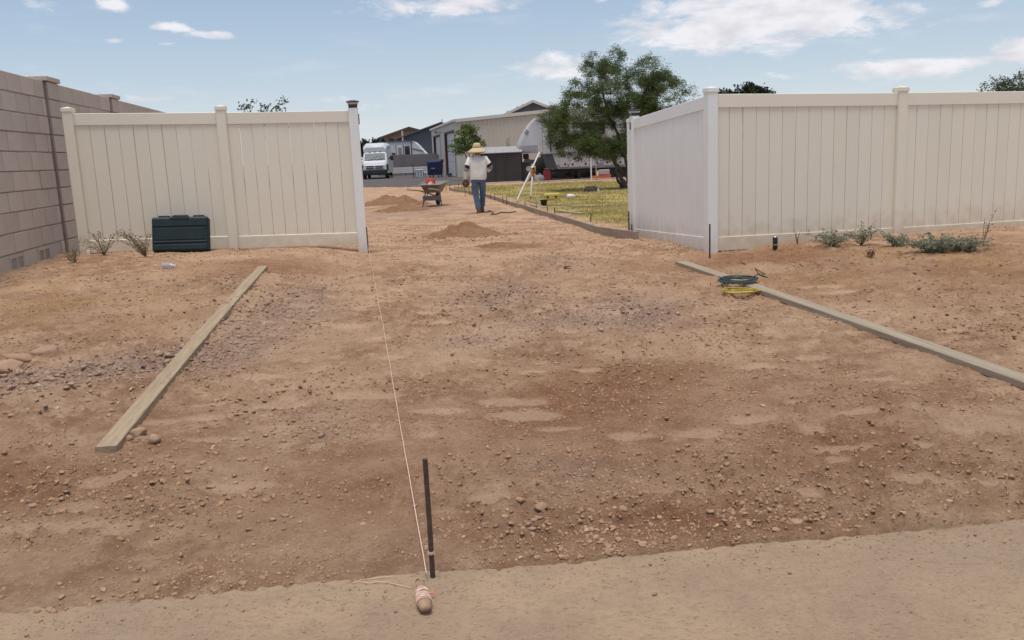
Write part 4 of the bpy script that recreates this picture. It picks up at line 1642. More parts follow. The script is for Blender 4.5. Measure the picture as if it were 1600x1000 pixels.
FS = 'short thin steel stake of the row along the form boards'
for (x_, yb, yt) in [(983, 372, 330), (923, 346, 334), (867, 339, 324), (856, 336, 322), (838, 331, 314), (821, 327, 314), (808, 320, 311), (792, 320, 309), (786, 318, 307),
                     (773, 313, 303), (733, 304, 292), (727, 307, 294), (722, 300, 290), (717, 300, 287), (714, 299, 291), (711, 299, 291), (703, 297, 288), (738, 305, 290), (745, 308, 297), (766, 311, 302)]:
    if x_ == 983:
        stake(x_, yb, yt, 'tall steel stake at the near end of the form boards by the fence post', None)
    else:
        stake(x_, yb, yt, FS)
YEL = mat('yellow_paint', (.62, .50, .06), (.52, .42, .07), rough=.6)
yb_ = MB().box((-.035, -.015, -.1), (.035, .015, .52), bev=.004).mesh('survey_stake')
yb_.materials.append(YEL)
stake(697, 298, 283, 'yellow painted wooden stake at the far end of the form boards', None, me=yb_, name='survey_stake')
# string stretched over the stakes
sp = [Vector((G(x_, y_).x, G(x_, y_).y, at(x_, t2, G(x_, y_).y).z)) for x_, y_, t2 in [(867, 339, 326), (821, 327, 316), (786, 318, 308), (733, 304, 294)]]
tag(MB().tube(sp, .004, 4).build('string_line', PINK), 'faint pink line stretched over the form stakes', 'string')
# loose boards in the lawn
a, b_ = G(868, 331), G(891, 334)
lying_board('short_plank', (1.25, 22.2, 0), (1.75, 20.6, 0), .13, .04, WOODT, 'short pale plank lying on the bare soil beside the form boards', 'plank', seg=4)
lying_board('short_plank', (.72, 25.6, 0), (1.05, 23.9, 0), .10, .03, WOODT, 'thin pale lath lying between tripod and form boards', 'plank', seg=4)
a = G(708, 293)
lying_board('short_plank', (-2.4, 42.0, 0), (-1.75, 43.2, 0), .14, .05, mat('yellow_wood', (.50, .39, .16), (.42, .33, .16), rough=.8), 'yellowish plank end sticking out beyond the yellow stake', 'plank', seg=3)

# ------------------------------------------------------------------ wheelbarrow
WB_ORIGIN = G(678, 322)
WBL = thing('wheelbarrow', (WB_ORIGIN.x, WB_ORIGIN.y, H1(WB_ORIGIN.x, WB_ORIGIN.y) - .005), 'grey steel wheelbarrow standing on the driveway with orange bucket inside', 'wheelbarrow', rz=R(-7))
WBL.scale = (1.1, 1.1, 1.1)
# local: -y towards the handles, +y towards the wheel
TRAY = mat('tray_steel', (.150, .155, .160), (.240, .230, .215), rough=.55, scale=5, detail=8, metal=.3, speck=((.30, .23, .17), 9, .60))
FRAME = mat('barrow_frame', (.130, .150, .185), (.20, .19, .17), rough=.6, scale=10, metal=.2)
ASHW = mat('handle_wood', (.42, .30, .19), (.34, .23, .14), rough=.7, scale=8, stretch=(6, .5, 6))
TYRE = mat('tyre', (.022, .021, .021), (.05, .042, .036), rough=.85, scale=8)


def rect_ring(y0, y1, w0, w1, z0, z1, r=.06):
    """rounded rectangle ring; narrower at the rear (y0)"""
    pts = []
    for (cx_, cy_, a0) in ((w1 - r, y1 - r, 0), (-w1 + r, y1 - r, 90), (-w0 + r, y0 + r, 180), (w0 - r, y0 + r, 270)):
        for k in range(4):
            a_ = R(a0 + 30 * k)
            x_, y_ = cx_ + r * math.cos(a_), cy_ + r * math.sin(a_)
            f_ = (y_ - y0) / (y1 - y0)
            pts.append((x_, y_, z0 + (z1 - z0) * f_))
    return pts


tray = MB()
tray.loft([rect_ring(-.40, .52, .30, .355, .60, .66, .07), rect_ring(-.375, .50, .285, .34, .592, .652, .07), rect_ring(-.20, .26, .20, .22, .385, .385, .07)], cap=False)
tray.loft([rect_ring(-.20, .26, .20, .22, .385, .385, .07), rect_ring(-.12, .18, .12, .14, .376, .376, .06)], cap=True)
tray.loft([rect_ring(-.365, .49, .275, .33, .594, .654, .07), rect_ring(-.19, .25, .19, .21, .400, .400, .07)], cap=True)
tray.build('tray', TRAY, WBL, smooth=40, world=False)
rp = rect_ring(-.405, .525, .305, .36, .604, .664, .075)
MB().tube(rp + [rp[0], rp[1]], .012, 6, cap=False).build('rim', mat('rim_steel', (.36, .35, .33), (.25, .24, .23), rough=.45, metal=.4), WBL, smooth=50, world=False)
for s in (-1, 1):
    MB().tube([(s * .05, .55, .26), (s * .16, .2, .345), (s * .255 - .03, -.38, .455), (s * .30 - .22, -.90, .52)], [.021, .021, .021, .018], 8).build('handle', ASHW, WBL, smooth=50, world=False)
    MB().tube([(s * .20, -.10, .37), (s * .27, -.22, .02), (s * .27, -.20, .0)], [.017, .017, .012], 8).build('leg', FRAME, WBL, smooth=50, world=False)
    MB().box((s * .27 - .028, -.27, 0), (s * .27 + .028, -.15, .014), bev=.003).build('foot_plate', FRAME, WBL, world=False)
    MB().tube([(s * .27, -.22, .06), (s * .17, .12, .355)], .012, 6).build('brace', FRAME, WBL, world=False)
MB().box((-.252, -.245, .17), (.252, -.222, .30), bev=.006).build('cross_brace', FRAME, WBL, world=False)
Mw = Matrix.Translation((0, .62, .185)) @ Matrix.Rotation(R(90), 4, 'Y')
wh = MB().lathe([(.10, -.04), (.155, -.045), (.182, -.025), (.185, 0), (.182, .025), (.155, .045), (.10, .04)], 24, Mw, cap=False).build('wheel', TYRE, WBL, smooth=50, world=False)
MB().lathe([(.02, -.05), (.03, -.02), (.102, -.03), (.102, .03), (.03, .02), (.02, .05)], 20, Mw).build('rim_disc', FRAME, wh, smooth=50, world=False)
MB().tube([(-.09, .62, .185), (.09, .62, .185)], .010, 6).build('axle', RUST, WBL, world=False)

# orange bucket in the tray
ORB = mat('bucket_orange', (.72, .095, .035), (.66, .085, .035), rough=.45, spec=.4)
bk = WBL.matrix_basis @ Vector((-.10, -.02, .402))
WBL_M = Matrix.Translation(WBL.location) @ Matrix.Rotation(R(-7), 4, 'Z') @ Matrix.Scale(1.1, 4)
bk = WBL_M @ Vector((-.08, -.03, .440))
BU = thing('bucket', bk, 'orange plastic bucket with white print lying in the wheelbarrow tray', 'bucket')
BU.rotation_euler = Euler((R(-24), R(8), R(10)), 'XYZ')
MB().lathe([(.125, -.0), (.131, .02), (.148, .33), (.141, .33), (.122, .02), (.02, .012)], 26).build('shell', ORB, BU, smooth=40, world=False)
for zz in (.255, .285, .325):
    rr_ = .131 + (.148 - .131) * (zz - .02) / .31
    MB().lathe([(rr_ + .001, zz - .008), (rr_ + .010, zz - .006), (rr_ + .010, zz + .006), (rr_ + .001, zz + .008)], 26, cap=False).build('ring', ORB, BU, smooth=40, world=False)
hp = [(.158 * math.cos(t_), .158 * math.sin(t_) * .9 - .02, .30 - .10 * math.sin(t_) ** 2) for t_ in np.linspace(math.pi, 2 * math.pi, 14)]
MB().tube(hp, .004, 6).build('wire_handle', ALU, BU, world=False)
# white print: blocky lettering too small to read, wrapped on the side facing the driveway
pb = MB()
WHP = mat('print_white', (.82, .80, .78), (.74, .72, .70), rough=.5)


def on_bucket(a0, a1, z0, z1, lift=.0012):
    r0, r1 = .131 + .017 * (z0 - .02) / .31 + lift, .131 + .017 * (z1 - .02) / .31 + lift
    n = 5
    vs = [(r0 * math.cos(R(a0 + (a1 - a0) * k / n)), r0 * math.sin(R(a0 + (a1 - a0) * k / n)), z0) for k in range(n + 1)]
    vs += [(r1 * math.cos(R(a0 + (a1 - a0) * k / n)), r1 * math.sin(R(a0 + (a1 - a0) * k / n)), z1) for k in range(n + 1)]
    pb.add(vs, [(k, k + 1, k + n + 2, k + n + 1) for k in range(n)])


for (a0, a1, z0, z1) in ((-118, -100, .12, .19), (-96, -84, .12, .205), (-80, -62, .13, .19), (-112, -92, .075, .105), (-88, -66, .075, .11), (-100, -78, .215, .232)):
    on_bucket(a0, a1, z0, z1)
pb.build('print', WHP, BU, world=False)

# ------------------------------------------------------------------ person walking away
def skin(name, V, E, Rad, m, parent, root=0, sub=2):
    me = bpy.data.meshes.new(name)
    me.from_pydata([tuple(v) for v in V], E, [])
    o = link(name, me, m, parent)
    md = o.modifiers.new('skin', 'SKIN')
    md.use_smooth_shade = True
    md.branch_smoothing = .4
    sv_ = me.skin_vertices[0].data
    for i_, r_ in enumerate(Rad):
        sv_[i_].radius = r_ if isinstance(r_, tuple) else (r_, r_)
        sv_[i_].use_root = (i_ == root)
    ss_ = o.modifiers.new('sub', 'SUBSURF')
    ss_.levels = sub
    ss_.render_levels = sub
    return o


PX, PY = G(750, 333).x, G(750, 333).y
PERSON = thing('person', (PX, PY, H1(PX, PY) - .004), 'worker in straw hat, pale shirt and jeans walking away along the driveway', 'person', rz=R(3))
SKIN = mat('skin_tone', (.36, .20, .13), (.30, .16, .10), rough=.6, scale=12)
SHIRT = mat('shirt_pale', (.76, .735, .69), (.66, .635, .59), rough=.9, scale=6, detail=8, bump=.6, bscale=9)
NAVY = mat('sleeve_navy', (.014, .014, .035), (.022, .022, .05), rough=.9, scale=14)
GREYS = mat('sleeve_grey', (.27, .27, .31), (.21, .21, .25), rough=.9, scale=14)
JEANS = mat('denim', (.075, .120, .215), (.135, .185, .285), rough=.9, scale=4, detail=8, bump=.6, bscale=14)
BOOT = mat('boot_leather', (.125, .085, .060), (.19, .14, .10), rough=.85, scale=14)
STRAWH = mat('straw_hat', (.58, .46, .285), (.48, .36, .205), rough=.85, scale=16, bump=.6, bscale=60, stretch=(1, 1, 3))
GLOVE = mat('glove_brown', (.115, .062, .040), (.17, .10, .065), rough=.85, scale=16)
# joints: hips, knees, ankles; the left foot carries the weight, the right leg swings forward
J_ = dict(pelvis=(0, 0, .93), waist=(0, .0, 1.08), chest=(0, .02, 1.27), neck0=(0, .03, 1.43), neck=(0, .045, 1.50), head=(.0, .065, 1.585), crown=(.0, .065, 1.70),
          lhip=(-.095, 0, .88), lknee=(-.085, .04, .49), lank=(-.03, -.02, .10), rhip=(.095, 0, .88), rknee=(.10, .16, .50), rank=(.07, .30, .16),
          lsh=(-.185, .02, 1.38), lel=(-.30, -.03, 1.13), lwr=(-.335, .03, .885), rsh=(.185, .02, 1.38), rel=(.33, .04, 1.17), rwr=(.27, .25, 1.07))
ks = list(J_.keys())
ed = [('pelvis', 'waist'), ('waist', 'chest'), ('chest', 'neck0'), ('neck0', 'neck'), ('neck', 'head'), ('head', 'crown'), ('pelvis', 'lhip'), ('lhip', 'lknee'), ('lknee', 'lank'),
      ('pelvis', 'rhip'), ('rhip', 'rknee'), ('rknee', 'rank'), ('chest', 'lsh'), ('lsh', 'lel'), ('lel', 'lwr'), ('chest', 'rsh'), ('rsh', 'rel'), ('rel', 'rwr')]
rad = dict(pelvis=.12, waist=.115, chest=.13, neck0=.075, neck=.058, head=.092, crown=.055, lhip=.085, lknee=.055, lank=.04, rhip=.085, rknee=.055, rank=.04,
           lsh=.06, lel=.042, lwr=.030, rsh=.06, rel=.042, rwr=.030)
skin('body', [J_[k] for k in ks], [(ks.index(a), ks.index(b_)) for a, b_ in ed], [rad[k] for k in ks], SKIN, PERSON, 0)
# hair at the back of the head
hr = []
for (z_, r_) in ((1.53, .055), (1.56, .088), (1.62, .098), (1.66, .09)):
    hr.append([(r_ * .92 * math.cos(t_), .058 + r_ * math.sin(t_), z_) for t_ in np.linspace(0, 2 * math.pi, 16, endpoint=False)])
MB().loft(hr).build('hair', mat('hair_dark', (.012, .010, .009), (.02, .017, .014), rough=.7), PERSON, smooth=60, world=False)
# shirt: torso with loose hem, short sleeves
def ell(cx_, cy_, z_, rx_, ry_, n=24, wob=0.0, ph=0.0):
    return [(cx_ + rx_ * math.cos(t_) * (1 + wob * math.sin(5 * t_ + ph)), cy_ + ry_ * math.sin(t_) * (1 + wob * math.sin(4 * t_ + ph)), z_ + wob * .25 * math.sin(3 * t_ + ph)) for t_ in np.linspace(0, 2 * math.pi, n, endpoint=False)]


sh_ = MB()
sh_.loft([ell(-.01, 0, .865, .205, .150, wob=.03, ph=1), ell(-.008, 0, .90, .212, .155, wob=.03, ph=1.5), ell(0, 0, .98, .214, .155, wob=.022, ph=2.2), ell(0, .005, 1.08, .218, .150, wob=.018, ph=3),
          ell(0, .015, 1.20, .232, .148, wob=.012, ph=3.6), ell(0, .02, 1.31, .240, .145), ell(0, .025, 1.38, .225, .128), ell(0, .03, 1.43, .165, .10), ell(0, .038, 1.465, .085, .078), ell(0, .04, 1.48, .070, .068)])
for s, el_, sh0_ in ((-1, J_['lel'], J_['lsh']), (1, J_['rel'], J_['rsh'])):
    a_, b2 = Vector(sh0_), Vector(el_)
    e_ = a_.lerp(b2, .62)
    sh_.tube([a_ + Vector((-s * .06, 0, .012)), a_ + Vector((s * .005, 0, .004)), a_.lerp(b2, .35), e_], [.075, .082, .079, .083], 14)
shirt = sh_.build('shirt', SHIRT, PERSON, smooth=60, world=False)
# arm sleeves: navy above, grey at the elbow, white below
for s, a_, b2, c_ in ((-1, J_['lsh'], J_['lel'], J_['lwr']), (1, J_['rsh'], J_['rel'], J_['rwr'])):
    a_, b2, c_ = Vector(a_), Vector(b2), Vector(c_)
    MB().tube([a_.lerp(b2, .50), a_.lerp(b2, .66), a_.lerp(b2, .90)], [.058, .061, .059], 12).build('sleeve_band', NAVY, PERSON, smooth=60, world=False)
    MB().tube([a_.lerp(b2, .90), b2, b2.lerp(c_, .16)], [.0575, .057, .056], 12).build('sleeve_elbow', GREYS, PERSON, smooth=60, world=False)
    MB().tube([b2.lerp(c_, .14), b2.lerp(c_, .5), b2.lerp(c_, .98)], [.056, .055, .043], 12).build('forearm_sleeve', SHIRT, PERSON, smooth=60, world=False)
# jeans
jv = [(0, 0, .95), (-.092, .0, .86), (-.088, .02, .68), (-.085, .04, .49), (-.055, .015, .28), (-.032, -.015, .085), (.092, .0, .86), (.098, .08, .68), (.10, .16, .50), (.085, .23, .33), (.072, .29, .14)]
skin('jeans', jv, [(0, 1), (1, 2), (2, 3), (3, 4), (4, 5), (0, 6), (6, 7), (7, 8), (8, 9), (9, 10)], [(.135, .12), .115, .098, .082, .078, .078, .115, .098, .082, .078, .076], JEANS, PERSON)
MB().loft([ell(0, 0, .845, .187, .142), ell(0, 0, .90, .188, .140), ell(0, 0, .965, .178, .132)], cap=True).build('jeans_waist', JEANS, PERSON, smooth=60, world=False)
# boots: the left flat on the ground, the right heel lifted forward
for (ax, ay, az_, tilt) in ((-.03, -.02, 0, 0.0), (.07, .30, .045, R(8))):
    Mb2 = Matrix.Translation((ax, ay, az_)) @ Matrix.Rotation(tilt, 4, 'X')
    b2 = MB()
    b2.loft([[(.052 * math.cos(t_) * w_, yc + .062 * math.sin(t_) * l_, z_) for t_ in np.linspace(0, 2 * math.pi, 16, endpoint=False)]
             for (z_, w_, l_, yc) in ((0, 1.0, 2.15, .065), (.025, 1.05, 2.2, .065), (.055, 1.0, 2.0, .055), (.085, .95, 1.45, .02), (.12, .98, 1.05, -.0), (.17, 1.02, 1.05, -.0))], M=Mb2)
    bo = b2.build('boot', BOOT, PERSON, smooth=60, world=False)
    MB().loft([[(.055 * math.cos(t_), .065 + .140 * math.sin(t_), z_) for t_ in np.linspace(0, 2 * math.pi, 16, endpoint=False)] for z_ in (-.004, .014)], M=Mb2).build('sole', TYRE, bo, world=False)
# gloved hands: palm, four fingers and thumb
def hand(wr, dirv, palm_n, curl, s):
    wr, dv, pn = Vector(wr), Vector(dirv).normalized(), Vector(palm_n).normalized()
    sd_ = dv.cross(pn).normalized() * s
    b = MB()
    b.tube([wr - dv * .02, wr + dv * .02, wr + dv * .06, wr + dv * .095], [.030, .036, .042, .036], 10)
    for k, (off, ln) in enumerate(((-.030, .070), (-.010, .080), (.011, .076), (.031, .060))):
        p_ = wr + dv * .085 + sd_ * off
        d1_ = (dv + pn * curl * .4).normalized()
        d2_ = (dv + pn * curl * 1.4).normalized()
        d3_ = (dv * .2 + pn * curl * 1.6).normalized()
        b.tube([p_, p_ + d1_ * ln * .45, p_ + d1_ * ln * .45 + d2_ * ln * .35, p_ + d1_ * ln * .45 + d2_ * ln * .35 + d3_ * ln * .3], [.0115, .011, .0105, .008], 7)
    tb = wr + dv * .03 - sd_ * .034
    b.tube([tb, tb + (dv * .5 - sd_ * .7 + pn * .3).normalized() * .035, tb + (dv * .75 - sd_ * .45 + pn * .6).normalized() * .065], [.0135, .012, .009], 7)
    return b.build('gloved_hand', GLOVE, PERSON, smooth=60, world=False)


hand(J_['lwr'], (-.03, .10, -1), (.8, .5, 0), .9, 1)
hand(J_['rwr'], (-.25, .9, -.1), (-.4, 0, -1), .9, -1)
# hat
ht = MB()
hat_prof = [(.240, 1.548), (.234, 1.560), (.190, 1.606), (.140, 1.645), (.112, 1.664), (.106, 1.70), (.098, 1.745), (.080, 1.775), (.045, 1.788), (.0, 1.780)]
rg_ = []
for (r_, z_) in hat_prof:
    rg_.append([(max(r_, .002) * 1.0 * math.cos(t_), .060 + max(r_, .002) * 1.08 * math.sin(t_), z_ + (.010 * math.cos(2 * t_) if r_ > .15 else 0) - (.012 * math.sin(t_) if r_ > .15 else 0)) for t_ in np.linspace(0, 2 * math.pi, 28, endpoint=False)])
ht.loft(rg_, cap=False)
rg2 = [[(p[0] * .985, .06 + (p[1] - .06) * .985, p[2] - .006) for p in r_] for r_ in rg_[:7]]
ht.loft(rg2, cap=False)
ht.loft([rg2[0], rg_[0]], cap=False)
hat = ht.build('hat', STRAWH, PERSON, smooth=60, world=False)
MB().loft([[(.1145 * math.cos(t_), .060 + .1235 * math.sin(t_), z_) for t_ in np.linspace(0, 2 * math.pi, 28, endpoint=False)] for z_ in (1.668, 1.690)], cap=False).build('hat_band', mat('hat_band', (.34, .22, .10), (.28, .17, .08), rough=.9), hat, world=False)
# bundle held in the left hand and a strap hanging from it
M_P = Matrix.Translation(PERSON.location) @ Matrix.Rotation(R(3), 4, 'Z')
hc = M_P @ Vector((-.325, .055, .775))
HB = MB()
HB.loft([[(hc.x + r_ * math.cos(t_) * (1 + .2 * math.sin(3 * t_ + z_ * 40)), hc.y + .8 * r_ * math.sin(t_), hc.z + z_) for t_ in np.linspace(0, 6.283, 14, endpoint=False)] for z_, r_ in ((-.085, .02), (-.06, .06), (-.02, .075), (.03, .07), (.07, .045), (.09, .015))])
for i_ in range(9):
    t0 = i_ * .7
    pts = [(hc.x + .075 * math.cos(t_ + t0) * (1 + .15 * math.sin(i_)), hc.y + .03 * math.sin(t_ * 1.0 + t0 * 2), hc.z + .085 * math.sin(t_ + t0)) for t_ in np.linspace(0, 6.28, 14)]
    HB.tube(pts, .011, 6)
tag(HB.build('tie_wire_bundle', mat('bundle_brown', (.10, .055, .035), (.20, .13, .085), rough=.8, scale=20), smooth=60), 'brown bundle held in the left hand of the walking worker', 'bundle')
cp = [M_P @ Vector(p) for p in ((-.36, .05, .74), (-.375, .04, .66), (-.365, .05, .60))]
tag(MB().tube(cp, [.006, .008, .004], 6).build('hanging_string', mat('string_white', (.62, .58, .52), (.5, .46, .4), rough=.9)), 'pale loose string hanging below the bundle in the hand', 'string')
# dark rope on the ground by the boots
rp_ = [G(x_, y_) for x_, y_ in [(752, 331), (760, 333.5), (765, 330), (771, 334), (766, 336), (775, 335), (783, 332.5), (795, 333), (806, 331.5)]]
tag(MB().tube([(p.x, p.y, H1(p.x, p.y) + .014) for p in rp_], .013, 6).build('rope', mat('rope_dark', (.05, .04, .038), (.09, .07, .06), rough=.9)), 'dark rope lying on the driveway by the worker boots', 'rope')

# ------------------------------------------------------------------ laser level on tripod
TWHITE = mat('tripod_white', (.72, .71, .70), (.62, .60, .58), rough=.45)
TRED = mat('tripod_red', (.42, .07, .04), (.34, .06, .04), rough=.5)
LYEL = mat('laser_yellow', (.62, .47, .06), (.52, .40, .08), rough=.5)
f1, f2, f3 = G(829, 311), G(852, 303), G(809, 305)
hx = at(833, 269, f1.y + .35)
TR = thing('tripod', (hx.x, hx.y, 0), 'white survey tripod with red head standing on the lawn', 'tripod')
top_ = Vector((hx.x, hx.y, hx.z))
for f_ in (f1, f2, f3):
    d_ = (top_ - Vector((f_.x, f_.y, f_.z))).normalized()
    lg = MB().tube([Vector((f_.x, f_.y, f_.z)) + d_ * .08, top_ + Vector((f_.x - top_.x, f_.y - top_.y, 0)).normalized() * .06], [.022, .034], 8).build('leg', TWHITE, TR, smooth=50)
    e = MB().tube([Vector((f_.x, f_.y, f_.z - .02)), Vector((f_.x, f_.y, f_.z)) + d_ * .10], [.012, .027], 8).build('foot', TRED, lg, world=False)
    e.location = (0, 0, 0)
    MB().tube([top_ + Vector((f_.x - top_.x, f_.y - top_.y, 0)).normalized() * .06 - d_ * .02 + Vector((0, 0, 0)), top_ + Vector((f_.x - top_.x, f_.y - top_.y, 0)).normalized() * .06 - d_ * .14], .037, 8).build('clamp', TRED, TR, smooth=50)
MB().lathe([(.10, -.02), (.105, .0), (.105, .03), (.07, .045)], 16, Matrix.Translation(top_)).build('head', TRED, TR, smooth=40)
LV_ = thing('laser_level', (top_.x, top_.y, top_.z + .046), 'yellow laser level with pale top mounted on the tripod', 'laser level')
MB().box((-.085, -.085, 0), (.085, .085, .15), bev=.015).build('housing', LYEL, LV_, world=False)
MB().lathe([(.075, .151), (.075, .165), (.055, .17), (.055, .21), (.07, .213), (.07, .225)], 16).build('rotor_head', mat('laser_pale', (.52, .50, .40), (.42, .40, .33), rough=.4), LV_, smooth=40, world=False)
MB().box((-.055, -.094, .035), (.055, -.0855, .105), bev=.003).build('panel', CASED, LV_, world=False)
# grade rod leaning over the tripod with its receiver
r0, r1 = G(807, 314), at(843, 238, f1.y + .1)
GRD = thing('grade_rod', (r0.x, r0.y, r0.z), 'tall white grade rod leaning across the tripod', 'rod')
MB().tube([Vector((r0.x, r0.y, r0.z - .01)), r1], .026, 8).build('staff', TWHITE, GRD, smooth=50)
rc = Vector((r0.x, r0.y, r0.z)).lerp(r1, .66)
MB().lathe([(.03, -.03), (.085, -.03), (.09, 0), (.085, .03), (.03, .03)], 14, Matrix.Translation(rc + Vector((-.10, -.05, -.0))) @ Matrix.Rotation(R(80), 4, 'X')).build('receiver', mat('receiver_grey', (.32, .28, .24), (.22, .19, .17), rough=.6), GRD, smooth=40)
MB().tube([rc + Vector((-.08, -.05, 0)), rc + Vector((.03, -.02, 0))], .02, 6).build('clamp', CASED, GRD)

# ------------------------------------------------------------------ things on the lawn
a = G(863, 313)
YC = thing('carrying_case', (a.x, a.y + .2, a.z), 'yellow moulded carrying case lying on the lawn beside the tripod', 'case', rz=R(-6))
YCM = mat('case_yellow', (.52, .40, .085), (.44, .33, .08), rough=.55, scale=4)
MB().loft([[(x_ * s_, y_ * s2, z_) for x_, y_ in ((-.26, -.18), (-.22, -.21), (.22, -.21), (.26, -.18), (.26, .18), (.22, .21), (-.22, .21), (-.26, .18))] for z_, s_, s2 in ((0, .94, .94), (.03, 1, 1), (.105, 1, 1))]).build('lower_shell', YCM, YC, world=False)
MB().loft([[(x_ * s_, y_ * s2, z_) for x_, y_ in ((-.26, -.18), (-.22, -.21), (.22, -.21), (.26, -.18), (.26, .18), (.22, .21), (-.22, .21), (-.26, .18))] for z_, s_, s2 in ((.110, 1, 1), (.18, .99, .98), (.215, .92, .88))]).build('lid', YCM, YC, world=False)
for x_ in (-.15, .11):
    MB().box((x_, -.222, .075), (x_ + .06, -.2105, .14), bev=.004).build('latch', CASED, YC, world=False)
MB().tube([(-.06, -.215, .08), (-.06, -.25, .08), (.07, -.25, .08), (.07, -.215, .08)], .011, 6).build('handle', YCM, YC, world=False)
a = G(850, 322)
BP = thing('black_bucket', (a.x, a.y, a.z), 'small black pot standing on soil before the yellow case', 'pot')
MB().lathe([(.075, 0), (.098, .15), (.106, .152), (.106, .175), (.098, .175), (.07, .012)], 20).build('shell', CASED, BP, smooth=40, world=False)
MB().tube([(.105 * math.cos(t_), .105 * math.sin(t_), .165 - .05 * math.sin(t_)) for t_ in np.linspace(0, math.pi, 10)], .004, 5).build('wire_handle', STEEL, BP, world=False)
a = G(923, 300)
BAG = thing('tool_bag', (a.x, a.y, a.z), 'dark slumped tool bag lying in tree shade on the lawn', 'bag')
BAGM = mat('bag_dark', (.035, .025, .022), (.07, .05, .04), rough=.9, scale=8)
MB().loft([ell(0, 0, 0, .26, .16, 18, .05, 1), ell(.0, 0, .07, .28, .17, 18, .06, 2), ell(.03, 0, .15, .22, .13, 18, .08, 3), ell(.07, 0, .20, .12, .06, 18, .08, 4)]).build('body', BAGM, BAG, smooth=60, world=False)
MB().tube([(-.22, -.05, .10), (-.20, -.05, .19), (-.08, -.03, .215), (.02, -.03, .17)], .012, 6).build('strap', BAGM, BAG, smooth=60, world=False)
a = G(935, 303)
WBT = thing('water_bottle', (a.x, a.y, a.z), 'pale water bottle standing upright beside the dark bag', 'bottle')
MB().lathe([(.038, 0), (.040, .01), (.037, .06), (.040, .10), (.037, .15), (.016, .19), (.016, .205)], 14).build('body', CLEAR, WBT, smooth=60, world=False)
MB().lathe([(.018, .2055), (.018, .225)], 12).build('cap', mat('cap_blue', (.5, .55, .62), (.45, .5, .58), rough=.5), WBT, world=False)
a = G(892, 310)
JUG = thing('white_jug', (a.x, a.y, a.z + .07), 'white plastic jug lying on its side on the lawn', 'jug', rz=R(8))
Mj = Matrix.Rotation(R(90), 4, 'Y')
MB().lathe([(.05, -.13), (.07, -.12), (.072, .05), (.05, .11), (.02, .135), (.02, .15)], 14, Mj).build('body', mat('milk_plastic', (.72, .70, .66), (.64, .62, .58), rough=.4), JUG, smooth=60, world=False)
MB().lathe([(.024, .151), (.024, .175)], 12, Mj).build('cap', mat('cap_orange', (.55, .25, .12), (.5, .22, .1), rough=.5), JUG, world=False)
a = G(840, 313)
tag(MB().lathe([(.03, 0), (.042, .11), (.040, .11), (.028, .004)], 12, Matrix.Translation((a.x, a.y, a.z))).build('paper_cup', TWHITE, smooth=40), 'small white cup standing in grass between tripod and black pot', 'cup')
hp_ = [G(x_, y_) for x_, y_ in [(822, 312), (832, 317), (845, 319), (868, 321.5), (900, 323), (935, 323), (965, 321), (1000, 320), (1040, 321)]]
tag(MB().tube([(p.x, p.y, H1(p.x, p.y) + .02) for p in hp_], .016, 6).build('garden_hose', mat('hose_grey', (.20, .18, .17), (.30, .28, .26), rough=.7)), 'grey hose trailing across the lawn from tripod to fence', 'hose')

